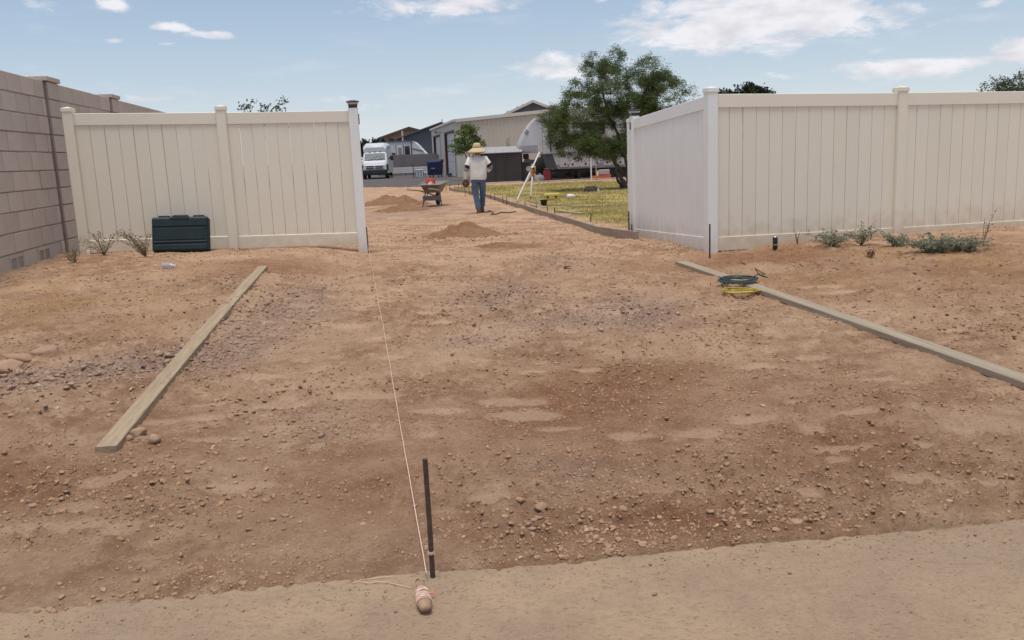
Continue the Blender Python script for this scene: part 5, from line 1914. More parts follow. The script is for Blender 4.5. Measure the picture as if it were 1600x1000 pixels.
# ------------------------------------------------------------------ trees
def grow_tree(name, base, stems, blobs, ntips, nleaf, lsize, lm, bm_, label, seed, clump=.22, trunk_r=.09, droop=0.0, aspect=.35, name_group=None, keep=None, gap=0.0, zmin=.15):
    """stems: list of points lists (local); blobs: crown volumes (cx,cy,cz,rx,ry,rz,weight); twigs join the nearest wood"""
    r = np.random.default_rng(seed)
    T = thing(name, base, label, 'tree', group=name_group)
    wood = MB()
    nodes, nrad = [], []
    for pts in stems:
        P = np.array(pts, float)
        k = 8
        S = np.concatenate([P[i] + (P[i + 1] - P[i]) * np.linspace(0, 1, k, endpoint=False)[:, None] for i in range(len(P) - 1)] + [P[-1:]])
        S[1:-1] += r.normal(0, .018, (len(S) - 2, 3)) * np.linalg.norm(P[-1] - P[0]) * .35
        rr = trunk_r * np.linspace(1, .22, len(S))
        wood.tube([tuple(p) for p in S], list(rr), 8)
        nodes += list(S[3:])
        nrad += list(rr[3:])
    w = np.array([b[6] for b in blobs], float)
    w /= w.sum()
    tips = []
    while len(tips) < ntips:
        b = blobs[r.choice(len(blobs), p=w)]
        d = r.normal(size=3)
        d /= np.linalg.norm(d)
        p = np.array(b[:3]) + d * np.array(b[3:6]) * r.uniform(.35, 1.0) ** .55
        if p[2] < zmin or (keep is not None and not keep(p)):
            continue
        tips.append(p)
    tips = np.array(tips)
    c0_ = np.array(nodes).mean(0)
    order = np.argsort(np.linalg.norm(tips - c0_, axis=1))
    NP = list(nodes)
    NR = list(nrad)
    LC = []
    for i in order:
        p = tips[i]
        A = np.array(NP)
        dist = np.linalg.norm(A - p, axis=1) + .35 * np.maximum(A[:, 2] - p[2], 0)
        j = int(np.argmin(dist))
        q = A[j]
        L_ = np.linalg.norm(p - q)
        m1 = q + (p - q) * .5 + np.array([0, 0, .10 * L_]) + r.normal(0, .07, 3) * L_
        r0_ = min(NR[j] * .62, .03) + .002
        wood.tube([tuple(q), tuple(m1), tuple(p)], [r0_, r0_ * .7, r0_ * .35], 5, cap=False)
        NP += [m1, p]
        NR += [r0_ * .7, r0_ * .4]
        # foliage along the outer part of the twig
        k = max(3, int(nleaf * r.uniform(.55, 1.35)))
        t_ = r.uniform(.35, 1.25, k)
        C = m1 + (p - m1) * t_[:, None] + r.normal(0, clump, (k, 3)) * np.array([1, 1, .7])
        C[:, 2] -= droop * r.random(k)
        LC.append(C)
    wood.build('trunk', bm_, T, smooth=60, world=False)
    C = np.concatenate(LC)
    if gap > 0:
        g_ = fbm(C[:, 0] * 1.3 + C[:, 1] * .7, C[:, 2] * 1.3, seed + 9, 3)
        C = C[(g_ > .5 - .5 * (1 - gap)) | (r.random(len(C)) > gap)]
    n = len(C)
    d1 = r.normal(size=(n, 3))
    d1[:, 2] = d1[:, 2] * .7 - droop * 1.2
    d1 /= np.linalg.norm(d1, axis=1)[:, None]
    d2 = np.cross(d1, r.normal(size=(n, 3)))
    d2 /= np.linalg.norm(d2, axis=1)[:, None]
    s = lsize * r.uniform(.6, 1.4, n)[:, None]
    V = np.stack([C - d1 * s * .5, C + d2 * s * aspect * .5, C + d1 * s * .5, C - d2 * s * aspect * .5], 1).reshape(-1, 3)
    link('crown', arr_mesh('crown', V, np.arange(n * 4).reshape(-1, 4)), lm, T)
    return T


BARK = mat('bark', (.075, .058, .046), (.12, .095, .075), rough=.95, scale=14, bump=.6)
MESQ = leaf_mat('mesquite_leaf', (.066, .095, .030), (.165, .205, .075), scale=1.4, transl=.45)
ASHL = leaf_mat('bright_leaf', (.095, .145, .040), (.205, .260, .085), scale=2.2, transl=.4)
DARKL = leaf_mat('dark_leaf', (.016, .026, .012), (.038, .055, .024), scale=1.0, transl=.2)
GREYL = leaf_mat('grey_leaf', (.045, .062, .035), (.10, .125, .07), scale=2.0, transl=.3)

# mesquite beside the right fence; local origin at the foot of its stems
mb_ = Vector((4.62, 34.0, 0.0))
ST = [[(0, 0, -.1), (-.25, .0, .7), (-.75, .1, 1.5), (-1.5, .2, 2.3), (-2.3, .2, 2.9)],
      [(.08, .1, -.1), (-.05, .0, .9), (-.30, -.1, 1.9), (-.75, -.2, 3.0), (-1.0, -.2, 4.1)],
      [(.15, 0, -.1), (.20, .1, 1.0), (.35, .1, 2.1), (.65, .2, 3.1), (.8, .2, 4.0)],
      [(.22, -.1, -.1), (.45, -.1, .9), (.95, -.1, 1.8), (1.6, -.1, 2.6), (2.0, 0, 3.2)],
      [(-.05, -.1, -.1), (-.40, -.3, .6), (-.60, -.5, 1.3), (-1.1, -.8, 1.9), (-1.7, -1.0, 2.2)],
      [(-.12, .05, -.1), (-.38, .0, .35), (-.42, .1, .9), (-.55, .3, 1.6)]]
BLB = [(-1.7, 0, 2.9, 1.25, 1.3, .95, 3.2), (-.8, 0, 3.7, 1.35, 1.3, 1.15, 4.0), (.35, .1, 3.5, 1.2, 1.2, 1.15, 3.6), (1.5, .1, 3.2, 1.15, 1.1, 1.05, 3.2), (-2.45, -.2, 2.2, .75, .8, .65, 1.5), (.2, 0, 2.6, 1.3, .9, .7, 1.6),
       (-1.1, 0, 4.6, .45, .5, .55, .7), (.9, 0, 4.3, .7, .6, .55, .8), (-.4, -.3, 4.75, .4, .4, .5, .5), (-1.3, -.5, 1.75, .85, .8, .45, 1.2), (2.2, 0, 2.6, .6, .7, .5, .7), (-1.95, -.4, 1.65, .9, .8, .5, 1.6), (-.9, -.7, 1.55, .85, .6, .5, 1.3), (.2, -.7, 1.85, .8, .5, .5, 1.2), (-2.75, -.2, 2.7, .5, .6, .45, .7), (.9, -.5, 1.95, .9, .6, .6, 1.5), (1.7, -.2, 2.3, .7, .7, .6, 1.0), (-.5, .2, 1.5, .7, .5, .4, .8), (.55, 0, 2.9, .9, .9, .8, 2.0), (1.3, 0, 3.9, .7, .7, .5, 1.0)]
grow_tree('mesquite_tree', mb_, ST, BLB, 1000, 122, .105, MESQ, BARK, 'feathery mesquite tree with several stems on the lawn before the camper', 301, clump=.105, trunk_r=.070, droop=.05, aspect=.17, gap=.16, zmin=.95)

# young bright tree in front of the metal building
grow_tree('young_tree', (-2.15, 55.0, 0), [[(0, 0, -.1), (.03, 0, .8), (-.05, 0, 1.6), (.02, .05, 2.6)], [(0, 0, .9), (.25, 0, 1.6), (.4, .05, 2.3)], [(0, 0, .9), (-.3, 0, 1.6), (-.45, 0, 2.2)]],
          [(-.1, 0, 2.5, .8, .7, .72, 3), (.35, 0, 2.15, .6, .6, .55, 1.5), (-.75, 0, 2.0, .45, .5, .45, 1.2), (-.1, 0, 3.1, .35, .35, .25, .6), (.85, 0, 1.95, .18, .2, .12, .15)],
          95, 34, .14, ASHL, BARK, 'small bright green tree standing before the beige metal building', 302, clump=.13, trunk_r=.05, aspect=.6, zmin=1.1)

# dark crown rising behind the right fence, and others
grow_tree('dark_tree', (16.0, 60.0, 0), [[(0, 0, -.1), (0, 0, 2), (0, 0, 4.0)], [(0, 0, 1.8), (-1.2, 0, 3.6)], [(0, 0, 1.8), (1.2, 0, 3.6)]],
          [(0, 0, 4.1, 1.6, 1.5, 1.15, 3), (-1.4, 0, 4.0, .9, 1, .95, 1.6), (1.4, 0, 4.0, .9, 1, .9, 1.6)], 150, 95, .21, DARKL, BARK,
          'dense dark tree crown showing above the right fence beside the corner post', 303, clump=.2, trunk_r=.14, aspect=.6, zmin=2)
grow_tree('open_tree', (22.9, 40.0, 0), [[(0, 0, -.1), (-.1, 0, 1.6), (-.4, 0, 3.3)], [(0, 0, 1.4), (.6, 0, 3.2)], [(0, 0, 1.4), (-.9, 0, 2.9)]],
          [(-.2, 0, 3.4, 1.1, 1.1, .7, 3), (.9, 0, 3.5, 1.0, 1.0, .8, 2.4), (-1.0, 0, 3.3, .75, .7, .5, 1.4)], 110, 42, .14, GREYL, BARK,
          'sparse grey-green tree peeking over the far stretch of the right fence', 304, clump=.14, trunk_r=.09, aspect=.3, zmin=1.5)
# branching shrub whose tips show over the left fence
grow_tree('leafy_shrub', (-4.35, 17.0, .1), [[(0, 0, -.1), (.0, 0, 1.2), (-.2, 0, 2.2)], [(.05, 0, -.1), (.2, 0, 1.3), (.3, 0, 2.2)], [(-.05, 0, -.1), (-.3, 0, 1.2), (-.5, 0, 2.2)]],
          [(-.35, 0, 2.35, .22, .25, .30, 1.2), (-.05, 0, 2.25, .2, .25, .25, 1), (.25, 0, 2.3, .2, .25, .30, 1), (-.58, 0, 2.2, .12, .15, .14, .4)], 60, 13, .05, GREYL, BARK,
          'thin leafy shrub tips showing above the second left fence panel', 305, clump=.045, trunk_r=.02, aspect=.55, zmin=1.2)
grow_tree('round_tree', (-17.2, 112.0, 0), [[(0, 0, -.1), (0, 0, 1.5), (0, 0, 3.0)]], [(0, 0, 2.9, 1.6, 1.4, 1.0, 2), (1.4, 0, 3.2, 1.2, 1.2, .8, 1.4)], 70, 40, .28, DARKL, BARK,
          'dark round tree above the van roof', 306, clump=.22, trunk_r=.12, aspect=.6, zmin=1.2)

# ------------------------------------------------------------------ buildings
def corr(b, P0, P1, z0, z1a, z1b, pitch, depth, nrm_sign=1):
    """ribbed sheet between two ground points; top may slope from z1a to z1b"""
    P0, P1 = Vector(P0), Vector(P1)
    d = P1 - P0
    L_ = d.length
    u = d / L_
    nv = Vector((u.y, -u.x)) * nrm_sign
    n = max(int(L_ / pitch), 1)
    vs, fs = [], []
    prof = [(0, 0), (.60, 0), (.68, depth), (.92, depth), (1.0, 0)]
    us = []
    for i in range(n):
        for (f, o) in prof[:-1]:
            us.append(((i + f) * L_ / n, o))
    us.append((L_, 0))
    for (s, o) in us:
        p = P0 + u * s + nv * o
        vs += [(p.x, p.y, z0), (p.x, p.y, z1a + (z1b - z1a) * s / L_)]
    for i in range(len(us) - 1):
        fs.append((2 * i, 2 * i + 2, 2 * i + 3, 2 * i + 1))
    b.add(vs, fs)


BEIGE = mat('beige_metal', (.53, .50, .42), (.485, .455, .38), rough=.6, scale=.5, detail=6, spec=.3)
TRIMW = mat('pale_trim', (.60, .58, .53), (.54, .52, .47), rough=.5)
MAROON = mat('maroon_jamb', (.105, .022, .018), (.085, .020, .017), rough=.6)
DOORW = mat('door_white', (.62, .61, .62), (.56, .55, .56), rough=.5)
ROOFM = mat('roof_metal', (.50, .48, .45), (.44, .42, .40), rough=.45, metal=.2)

gc = Vector((-3.42, 64.0))
gl = Vector((-6.75, 84.0))
dl = (gl - gc).normalized()
dr = Vector((dl.y, -dl.x))                  # along the wall that faces the lawn
GW = 17.0
GB = thing('metal_building', (gc.x, gc.y, 0), 'beige ribbed metal building with two white roll-up doors in maroon frames', 'building')
gr = gc + dr * GW
ridge = gc + dr * (GW / 2)
eave, rz_ = 3.98, 4.55
b = MB()
corr(b, gc, ridge, 0, eave, rz_, .30, .03)
b.build('side_wall', BEIGE, GB)
b = MB()
corr(b, ridge, gr, 0, rz_, eave, .30, .03)
b.build('side_wall', BEIGE, GB)
# door wall, with openings
Ld = (gl - gc).length
spans = [(0, .9), (.9, 8.2), (8.2, 12.0), (12.0, 18.4), (18.4, Ld)]
nd = Vector((-dl.y, dl.x))                  # outwards, to the left
b = MB()
for i, (s0, s1) in enumerate(spans):
    p0_, p1_ = gc + dl * s0, gc + dl * s1
    z0_ = 3.22 if i in (1, 3) else 0
    vs = [(p0_.x, p0_.y, z0_), (p1_.x, p1_.y, z0_), (p1_.x, p1_.y, eave), (p0_.x, p0_.y, eave)]
    b.add(vs, [(0, 1, 2, 3)])
b.build('door_wall', BEIGE, GB)
for i in (1, 3):
    s0, s1 = spans[i]
    inw = -nd * .22
    pa, pb_ = gc + dl * s0 + inw, gc + dl * s1 + inw
    dr_ = None
    nsec = 6
    for k in range(nsec):
        z0_, z1_ = 3.22 * k / nsec + .008, 3.22 * (k + 1) / nsec - .008
        q = MB()
        t2 = nd * .04
        q.add([(pa.x, pa.y, z0_), (pb_.x, pb_.y, z0_), (pb_.x, pb_.y, z1_), (pa.x, pa.y, z1_), (pa.x + t2.x, pa.y + t2.y, z0_), (pb_.x + t2.x, pb_.y + t2.y, z0_), (pb_.x + t2.x, pb_.y + t2.y, z1_), (pa.x + t2.x, pa.y + t2.y, z1_)],
              [(0, 1, 2, 3), (7, 6, 5, 4), (0, 4, 5, 1), (1, 5, 6, 2), (2, 6, 7, 3), (3, 7, 4, 0)])
        q.build('door_panel', DOORW, GB)
    # jambs and head of the recess
    for s_ in (s0, s1):
        e0, e1 = gc + dl * s_, gc + dl * s_ + inw
        q = MB()
        sgn = 1 if s_ == s0 else -1
        w_ = dl * (.10 * sgn)
        o_ = nd * .02
        q.add([(e0.x + o_.x, e0.y + o_.y, 0), (e1.x, e1.y, 0), (e1.x, e1.y, 3.22), (e0.x + o_.x, e0.y + o_.y, 3.22),
               (e0.x + w_.x + o_.x, e0.y + w_.y + o_.y, 0), (e1.x + w_.x, e1.y + w_.y, 0), (e1.x + w_.x, e1.y + w_.y, 3.22), (e0.x + w_.x + o_.x, e0.y + w_.y + o_.y, 3.22)],
              [(0, 1, 2, 3), (4, 7, 6, 5), (0, 3, 7, 4), (1, 5, 6, 2), (3, 2, 6, 7)])
        q.build('jamb', MAROON, GB)
    e0, e1 = gc + dl * s0, gc + dl * s1
    q = MB()
    o_ = nd * .02
    q.add([(e0.x + o_.x, e0.y + o_.y, 3.225), (e1.x + o_.x, e1.y + o_.y, 3.225), (e1.x + inw.x, e1.y + inw.y, 3.225), (e0.x + inw.x, e0.y + inw.y, 3.225),
           (e0.x + o_.x, e0.y + o_.y, 3.36), (e1.x + o_.x, e1.y + o_.y, 3.36)], [(0, 1, 2, 3), (0, 4, 5, 1)])
    q.build('door_head', MAROON, GB)
# roof and its trim
ov = .12
b = MB()
for (a_, c_, za, zc_) in ((gc, ridge, eave, rz_), (gr, ridge, eave, rz_)):
    s = (a_ - ridge).normalized() * ov
    f_ = -dl * ov
    p1_, p2_, p3_, p4_ = a_ + s + f_, c_ + f_, c_ + dl * Ld, a_ + s + dl * Ld
    z1_, z2_ = za + .05, zc_ + .05
    b.add([(p1_.x, p1_.y, z1_), (p2_.x, p2_.y, z2_), (p3_.x, p3_.y, z2_), (p4_.x, p4_.y, z1_)], [(0, 1, 2, 3)])
b.build('roof', ROOFM, GB)
b = MB()
for (a_, za, c_, zc_) in ((gc, eave, ridge, rz_), (ridge, rz_, gr, eave)):
    f0, f1_ = -dl * (ov + .02), -dl * (ov - .06)
    v = []
    for p, z_ in ((a_, za), (c_, zc_)):
        v += [(p.x + f0.x, p.y + f0.y, z_ - .16), (p.x + f0.x, p.y + f0.y, z_ + .07), (p.x + f1_.x, p.y + f1_.y, z_ + .07), (p.x + f1_.x, p.y + f1_.y, z_ - .16)]
    b.add(v, [(0, 1, 2, 3), (7, 6, 5, 4), (0, 4, 5, 1), (1, 5, 6, 2), (2, 6, 7, 3), (3, 7, 4, 0)])
b.build('rake_trim', TRIMW, GB)
b = MB()
p, q2 = gc + nd * .03, gl + nd * .03
v = []
for e_ in (gc - dl * ov, gl):
    v += [(e_.x + nd.x * .02, e_.y + nd.y * .02, eave - .10), (e_.x + nd.x * .02, e_.y + nd.y * .02, eave + .06), (e_.x + nd.x * .16, e_.y + nd.y * .16, eave + .06), (e_.x + nd.x * .16, e_.y + nd.y * .16, eave - .10)]
b.add(v, [(0, 1, 2, 3), (7, 6, 5, 4), (0, 4, 5, 1), (1, 5, 6, 2), (2, 6, 7, 3), (3, 7, 4, 0)])
b.build('eave_trim', TRIMW, GB)
# meter box with conduit on the side wall, lamp bracket on the door wall
mp = gc + dr * 3.75
MB().box((mp.x - .12, mp.y - .16, 1.65), (mp.x + .10, mp.y - .045, 2.15), bev=.01).build('meter_box', mat('meter_grey', (.30, .28, .24), (.26, .24, .21), rough=.6), GB)
MB().tube([(mp.x - .08, mp.y - .09, 2.16), (mp.x - .08, mp.y - .09, 2.5), (mp.x + .05, mp.y - .09, 2.62), (mp.x + .10, mp.y - .09, 2.4)], .018, 6).build('conduit', mat('conduit', (.22, .2, .17), (.18, .17, .15), rough=.6), GB)
MB().tube([(mp.x - .06, mp.y - .07, .4), (mp.x - .06, mp.y - .07, 1.64)], .022, 6).build('conduit', MATS['conduit'], GB)
lp = gc + dl * 11.0
MB().tube([(lp.x, lp.y, 3.45), (lp.x + nd.x * .45, lp.y + nd.y * .45, 3.48)], .035, 6).box((lp.x + nd.x * .4 - .12, lp.y + nd.y * .4 - .12, 3.40), (lp.x + nd.x * .4 + .12, lp.y + nd.y * .4 + .12, 3.55)).build('wall_lamp', STEEL, GB)

# dark ribbed shed
SHD = mat('shed_dark', (.060, .054, .056), (.048, .044, .046), rough=.6, scale=2)
SG = thing('garden_shed', (-.38, 48.0, 0), 'small dark ribbed metal shed with pale roof before the beige building', 'shed')
b = MB()
corr(b, (-1.55, 48.0), (.82, 47.9), 0.02, 1.55, 1.55, .085, .022)
corr(b, (.82, 47.9), (.92, 49.7), 0.02, 1.55, 1.55, .085, .022)
corr(b, (-1.50, 49.8), (-1.55, 48.0), 0.02, 1.55, 1.55, .085, .022)
b.build('wall', SHD, SG)
b = MB()
x0s = np.linspace(-1.62, .92, 19)
for i in range(18):
    xa, xb = x0s[i] + .006, x0s[i + 1] - .006
    b.add([(xa, 47.86, 1.55), (xb, 47.86, 1.55), (xb - .03, 48.95, 1.86), (xa - .03, 48.95, 1.86), (xa, 47.86, 1.58), (xb, 47.86, 1.58), (xb - .03, 48.95, 1.89), (xa - .03, 48.95, 1.89)],
          [(0, 1, 2, 3), (7, 6, 5, 4), (0, 4, 5, 1), (1, 5, 6, 2), (2, 6, 7, 3), (3, 7, 4, 0)])
b.add([(-1.65, 48.95, 1.85), (.90, 48.95, 1.85), (.90, 49.85, 1.55), (-1.65, 49.85, 1.55)], [(0, 1, 2, 3)])
b.add([(-1.62, 47.88, 1.545), (.92, 47.88, 1.545), (.9, 48.95, 1.845), (-1.65, 48.95, 1.845)], [(0, 1, 2, 3)])
b.build('roof', mat('shed_roof', (.40, .385, .375), (.33, .32, .31), rough=.5, metal=.2), SG)
for s_ in (-.58, .0):
    MB().box((s_ - .02, 47.86, .04), (s_ + .02, 47.93, 1.52)).build('door_trim', SHD, SG)
MB().box((-1.6, 47.85, .0), (.85, 47.90, .035)).build('base_rail', TRIMW, SG)

# grey gabled house behind the metal building
HG = mat('house_grey', (.165, .170, .185), (.14, .145, .16), rough=.8, scale=1)
SHG = mat('shingle_grey', (.090, .090, .100), (.13, .13, .14), rough=.9, scale=3, bump=.4)


def gable_house(name, cx_, cy_, hw_, wall_z, apex_z, depth, wm, rm, tm, label, ovh=.35, apex_dx=0.0, front_gable=True, loc_y=None):
    T = thing(name, (cx_, cy_, 0), label, 'house')
    b = MB()
    b.add([(cx_ - hw_, cy_, 0), (cx_ + hw_, cy_, 0), (cx_ + hw_, cy_, wall_z), (cx_ + apex_dx, cy_, apex_z), (cx_ - hw_, cy_, wall_z),
           (cx_ - hw_, cy_ + depth, 0), (cx_ + hw_, cy_ + depth, 0), (cx_ + hw_, cy_ + depth, wall_z), (cx_ + apex_dx, cy_ + depth, apex_z), (cx_ - hw_, cy_ + depth, wall_z)],
          [(0, 1, 2, 3, 4), (9, 8, 7, 6, 5), (0, 4, 9, 5), (1, 6, 7, 2)])
    b.build('wall', wm, T)
    b = MB()
    th = .16
    for s in (-1, 1):
        ex = cx_ + s * (hw_ + ovh)
        ez = wall_z - ovh * (apex_z - wall_z) / hw_
        y0_, y1_ = cy_ - ovh, cy_ + depth + ovh
        b.add([(cx_ + apex_dx, y0_, apex_z + .03), (ex, y0_, ez + .03), (ex, y1_, ez + .03), (cx_ + apex_dx, y1_, apex_z + .03),
               (cx_ + apex_dx, y0_, apex_z + th), (ex, y0_, ez + th), (ex, y1_, ez + th), (cx_ + apex_dx, y1_, apex_z + th)],
              [(0, 1, 2, 3), (7, 6, 5, 4), (0, 4, 5, 1), (1, 5, 6, 2), (2, 6, 7, 3)])
    b.build('roof', rm, T)
    b = MB()
    for s in (-1, 1):
        ex = cx_ + s * (hw_ + ovh)
        ez = wall_z - ovh * (apex_z - wall_z) / hw_
        y0_ = cy_ - ovh - .06
        b.add([(cx_ + apex_dx, y0_, apex_z - .10), (ex, y0_, ez - .10), (ex, y0_, ez + th + .02), (cx_ + apex_dx, y0_, apex_z + th + .02),
               (cx_ + apex_dx, y0_ + .05, apex_z - .10), (ex, y0_ + .05, ez - .10), (ex, y0_ + .05, ez + th + .02), (cx_ + apex_dx, y0_ + .05, apex_z + th + .02)],
              [(0, 1, 2, 3), (7, 6, 5, 4), (0, 4, 5, 1), (1, 5, 6, 2), (2, 6, 7, 3)])
    b.build('barge_board', tm, T)
    return T


hg = gable_house('gabled_house', 3.15, 95.0, 3.3, 5.35, 6.72, 12, HG, SHG, TRIMW, 'grey gabled house rising above the beige building roof')
MB().box((2.98, 94.90, 5.75), (3.32, 94.99, 6.3)).build('gable_vent', SHG, hg)
# its long shingled roof seen to the left of the gable
b = MB()
b.add([(-.9, 96.0, 5.15), (2.9, 96.0, 6.70), (2.9, 104.0, 6.70), (-.9, 104.0, 5.15), (-.9, 96, 4.2), (2.9, 96, 4.2)], [(0, 1, 2, 3), (0, 4, 5, 1)])
b.build('side_roof', SHG, hg)
for (x_, y_, z_) in ((1.5, 97, 6.2), (2.1, 98, 6.45), (.5, 97, 5.8)):
    MB().tube([(x_, y_, z_ - .2), (x_, y_, z_ + .22)], .06, 6).build('roof_vent', SHG, hg)
# tan house whose roof shows through the mesquite
gable_house('tan_house', 7.3, 90.0, 3.2, 4.2, 6.0, 9, mat('stucco_tan', (.42, .29, .20), (.38, .26, .18), rough=.9, scale=2), mat('tile_tan', (.40, .235, .14), (.32, .19, .12), rough=.85, scale=4, bump=.4), TRIMW, 'tan house with orange-brown roof glimpsed through the mesquite crown')
# slate blue ribbed metal building and brown house farther left
SLATE = mat('slate_metal', (.112, .124, .142), (.098, .108, .125), rough=.6, scale=.4)
SB = thing('steel_barn', (-7.8, 110.0, 0), 'slate grey ribbed steel barn with low gable beyond the camper trailer', 'barn')
b = MB()
corr(b, (-13.4, 110.0), (-7.6, 110.0), 0, 3.7, 5.50, .35, .04)
corr(b, (-7.6, 110.0), (-1.8, 110.0), 0, 5.50, 3.7, .35, .04)
b.add([(-13.4, 110, 0), (-13.4, 128, 0), (-13.4, 128, 3.7), (-13.4, 110, 3.7)], [(0, 1, 2, 3)])
b.build('wall', SLATE, SB)
b = MB()
for s_ in (-1, 1):
    ex = -7.6 + s_ * 6.1
    b.add([(-7.6, 109.6, 5.62), (ex, 109.6, 3.72), (ex, 128, 3.72), (-7.6, 128, 5.62), (-7.6, 109.6, 5.50), (ex, 109.6, 3.60)], [(0, 1, 2, 3), (0, 4, 5, 1)])
b.build('roof', mat('slate_roof', (.15, .15, .16), (.12, .12, .13), rough=.7), SB)
MB().tube([(-7.5, 110.4, 5.5), (-7.5, 110.4, 5.95)], .05, 6).build('roof_vent', SLATE, SB)
MB().tube([(-12.35, 109.7, 3.4), (-12.35, 109.7, 4.75)], .10, 8).build('white_flue', TRIMW, SB)
gable_house('brown_house', -13.6, 130.0, 4.2, 4.45, 5.72, 12, mat('stucco_brown', (.275, .185, .130), (.245, .165, .115), rough=.9, scale=1), mat('tile_brown', (.085, .065, .055), (.11, .085, .07), rough=.9, scale=4), mat('barge_brown', (.085, .065, .055), (.1, .08, .07), rough=.9), 'brown stucco house with dark roof beyond the white camper trailer')

# ------------------------------------------------------------------ travel trailer behind the grey wall
CAMP = mat('camper_white', (.66, .65, .64), (.60, .59, .58), rough=.4, scale=1, spec=.5)
BLK = mat('glass_dark', (.015, .016, .018), (.03, .03, .033), rough=.15, spec=.6)
GRYS = mat('skirt_grey', (.17, .17, .18), (.14, .14, .15), rough=.5)
TT = thing('travel_trailer', (-9.4, 86.0, 0), 'white travel trailer with black window and awning line behind grey block wall', 'trailer')
prof = [(-11.9, .65), (-7.7, .65), (-7.45, .9), (-7.40, 1.75), (-7.75, 2.15), (-8.15, 2.62), (-8.45, 2.93), (-8.75, 3.02), (-11.9, 3.05)]
MB().prism(prof, 85.0, 87.4, 'y').build('body', CAMP, TT)
MB().box((-11.95, 84.93, 3.0), (-8.55, 84.99, 3.075)).build('awning', GRYS, TT)
dr2 = MB().box((-10.28, 84.94, .8), (-9.52, 84.99, 2.75), bev=.02).build('door', GRYS, TT)
e = MB().box((-10.20, 84.91, .85), (-9.60, 84.939, 2.68), bev=.015).build('door_leaf', CAMP, dr2, world=False)
e = MB().box((-10.05, 84.885, 1.6), (-9.72, 84.909, 2.52), bev=.01).build('pane', mat('pane_grey', (.28, .28, .28), (.24, .24, .24), rough=.2), dr2, world=False)
MB().box((-9.42, 84.93, 1.70), (-8.97, 84.99, 2.62), bev=.03).build('window', BLK, TT)
MB().box((-8.84, 84.95, .7), (-8.76, 84.99, 3.0)).build('trim_strip', BLK, TT)
MB().box((-11.55, 84.93, 1.72), (-10.36, 84.99, 2.05), bev=.02).build('window', BLK, TT)
MB().box((-11.45, 84.93, 2.24), (-11.17, 84.99, 2.38)).build('vent', BLK, TT)
MB().lathe([(.07, 0), (.07, .05)], 10, Matrix.Translation((-11.28, 84.99, 2.78)) @ Matrix.Rotation(R(90), 4, 'X')).build('lamp', BLK, TT)
MB().loft([[(-8.70, 84.96, 2.38), (-7.70, 84.96, 2.10), (-7.66, 84.96, 2.03), (-8.70, 84.96, 2.31)], [(-8.70, 84.99, 2.38), (-7.70, 84.99, 2.10), (-7.66, 84.99, 2.03), (-8.70, 84.99, 2.31)]]).build('stripe', BLK, TT)
MB().loft([[(-11.0, 85.5, 3.06), (-10.3, 85.5, 3.06), (-10.38, 85.5, 3.28), (-10.6, 85.5, 3.40), (-10.95, 85.5, 3.40)], [(-11.0, 86.3, 3.06), (-10.3, 86.3, 3.06), (-10.38, 86.3, 3.28), (-10.6, 86.3, 3.40), (-10.95, 86.3, 3.40)]]).build('air_conditioner', CASED, TT)
MB().box((-9.55, 85.6, 3.055), (-9.2, 86.0, 3.14), bev=.02).build('roof_vent', CASED, TT)
for x_ in (-10.9, -10.1):
    MB().lathe([(.30, -.1), (.33, 0), (.30, .1)], 18, Matrix.Translation((x_, 85.25, .33)) @ Matrix.Rotation(R(90), 4, 'X')).build('wheel', TYRE, TT, smooth=40)

# grey block wall in front of it; courses and joints as ribs
GWALL = mat('grey_block', (.215, .198, .192), (.185, .170, .166), rough=.9, scale=1.5, detail=6)
YW = thing('yard_wall', (-8.5, 80.0, 0), 'grey block yard wall in front of the white travel trailer', 'wall')
bmsh = MB().box((.006, -.1, .006), (.60 - .006, .1, .20 - .006)).mesh('block')
bmsh.materials.append(GWALL)
hf = MB().box((.006, -.1, .006), (.30 - .006, .1, .20 - .006)).mesh('block')
hf.materials.append(GWALL)
for c in range(9):
    x_ = -11.4
    if c % 2:
        o = link('block', hf, None, YW)
        o.location = (x_ + 8.5, 0, c * .20)
        x_ += .30
    while x_ < -6.1:
        o = link('block', bmsh, None, YW)
        o.location = (x_ + 8.5, random.gauss(0, .002), c * .20)
        x_ += .60
MB().box((-11.4, 79.93, 0), (-6.0, 80.07, 1.79)).build('mortar', mat('grey_mortar', (.19, .175, .17), (.17, .155, .15), rough=.95), YW)
MB().box((-9.35, 79.86, 0), (-8.95, 79.895, 1.82)).build('pilaster', mat('grey_block_dark', (.180, .160, .158), (.16, .142, .14), rough=.9, scale=2), YW)

# white beams stacked before the wall
WBM = mat('beam_white', (.62, .60, .60), (.55, .53, .53), rough=.5, scale=.5)
for k, (z0_, x0_, x1_) in enumerate(((.20, -10.6, -6.75), (.365, -10.6, -6.80), (.53, -10.55, -6.85))):
    b = MB().box((x0_, 78.3, z0_), (x1_, 78.55, z0_ + .155), bev=.01)
    tag(b.build('white_beam', WBM), 'long white beam stacked along the grey yard wall, ' + ('lowest', 'middle', 'topmost')[k] + ' of three', 'beam', 'white beams along the yard wall')
for x_ in (-9.95, -8.9, -7.6):
    tag(MB().box((x_ - .06, 78.2, 0), (x_ + .06, 78.65, .198), bev=.01).build('timber_block', WOODF), 'short timber block carrying the white beams', 'block', 'blocks under the white beams')

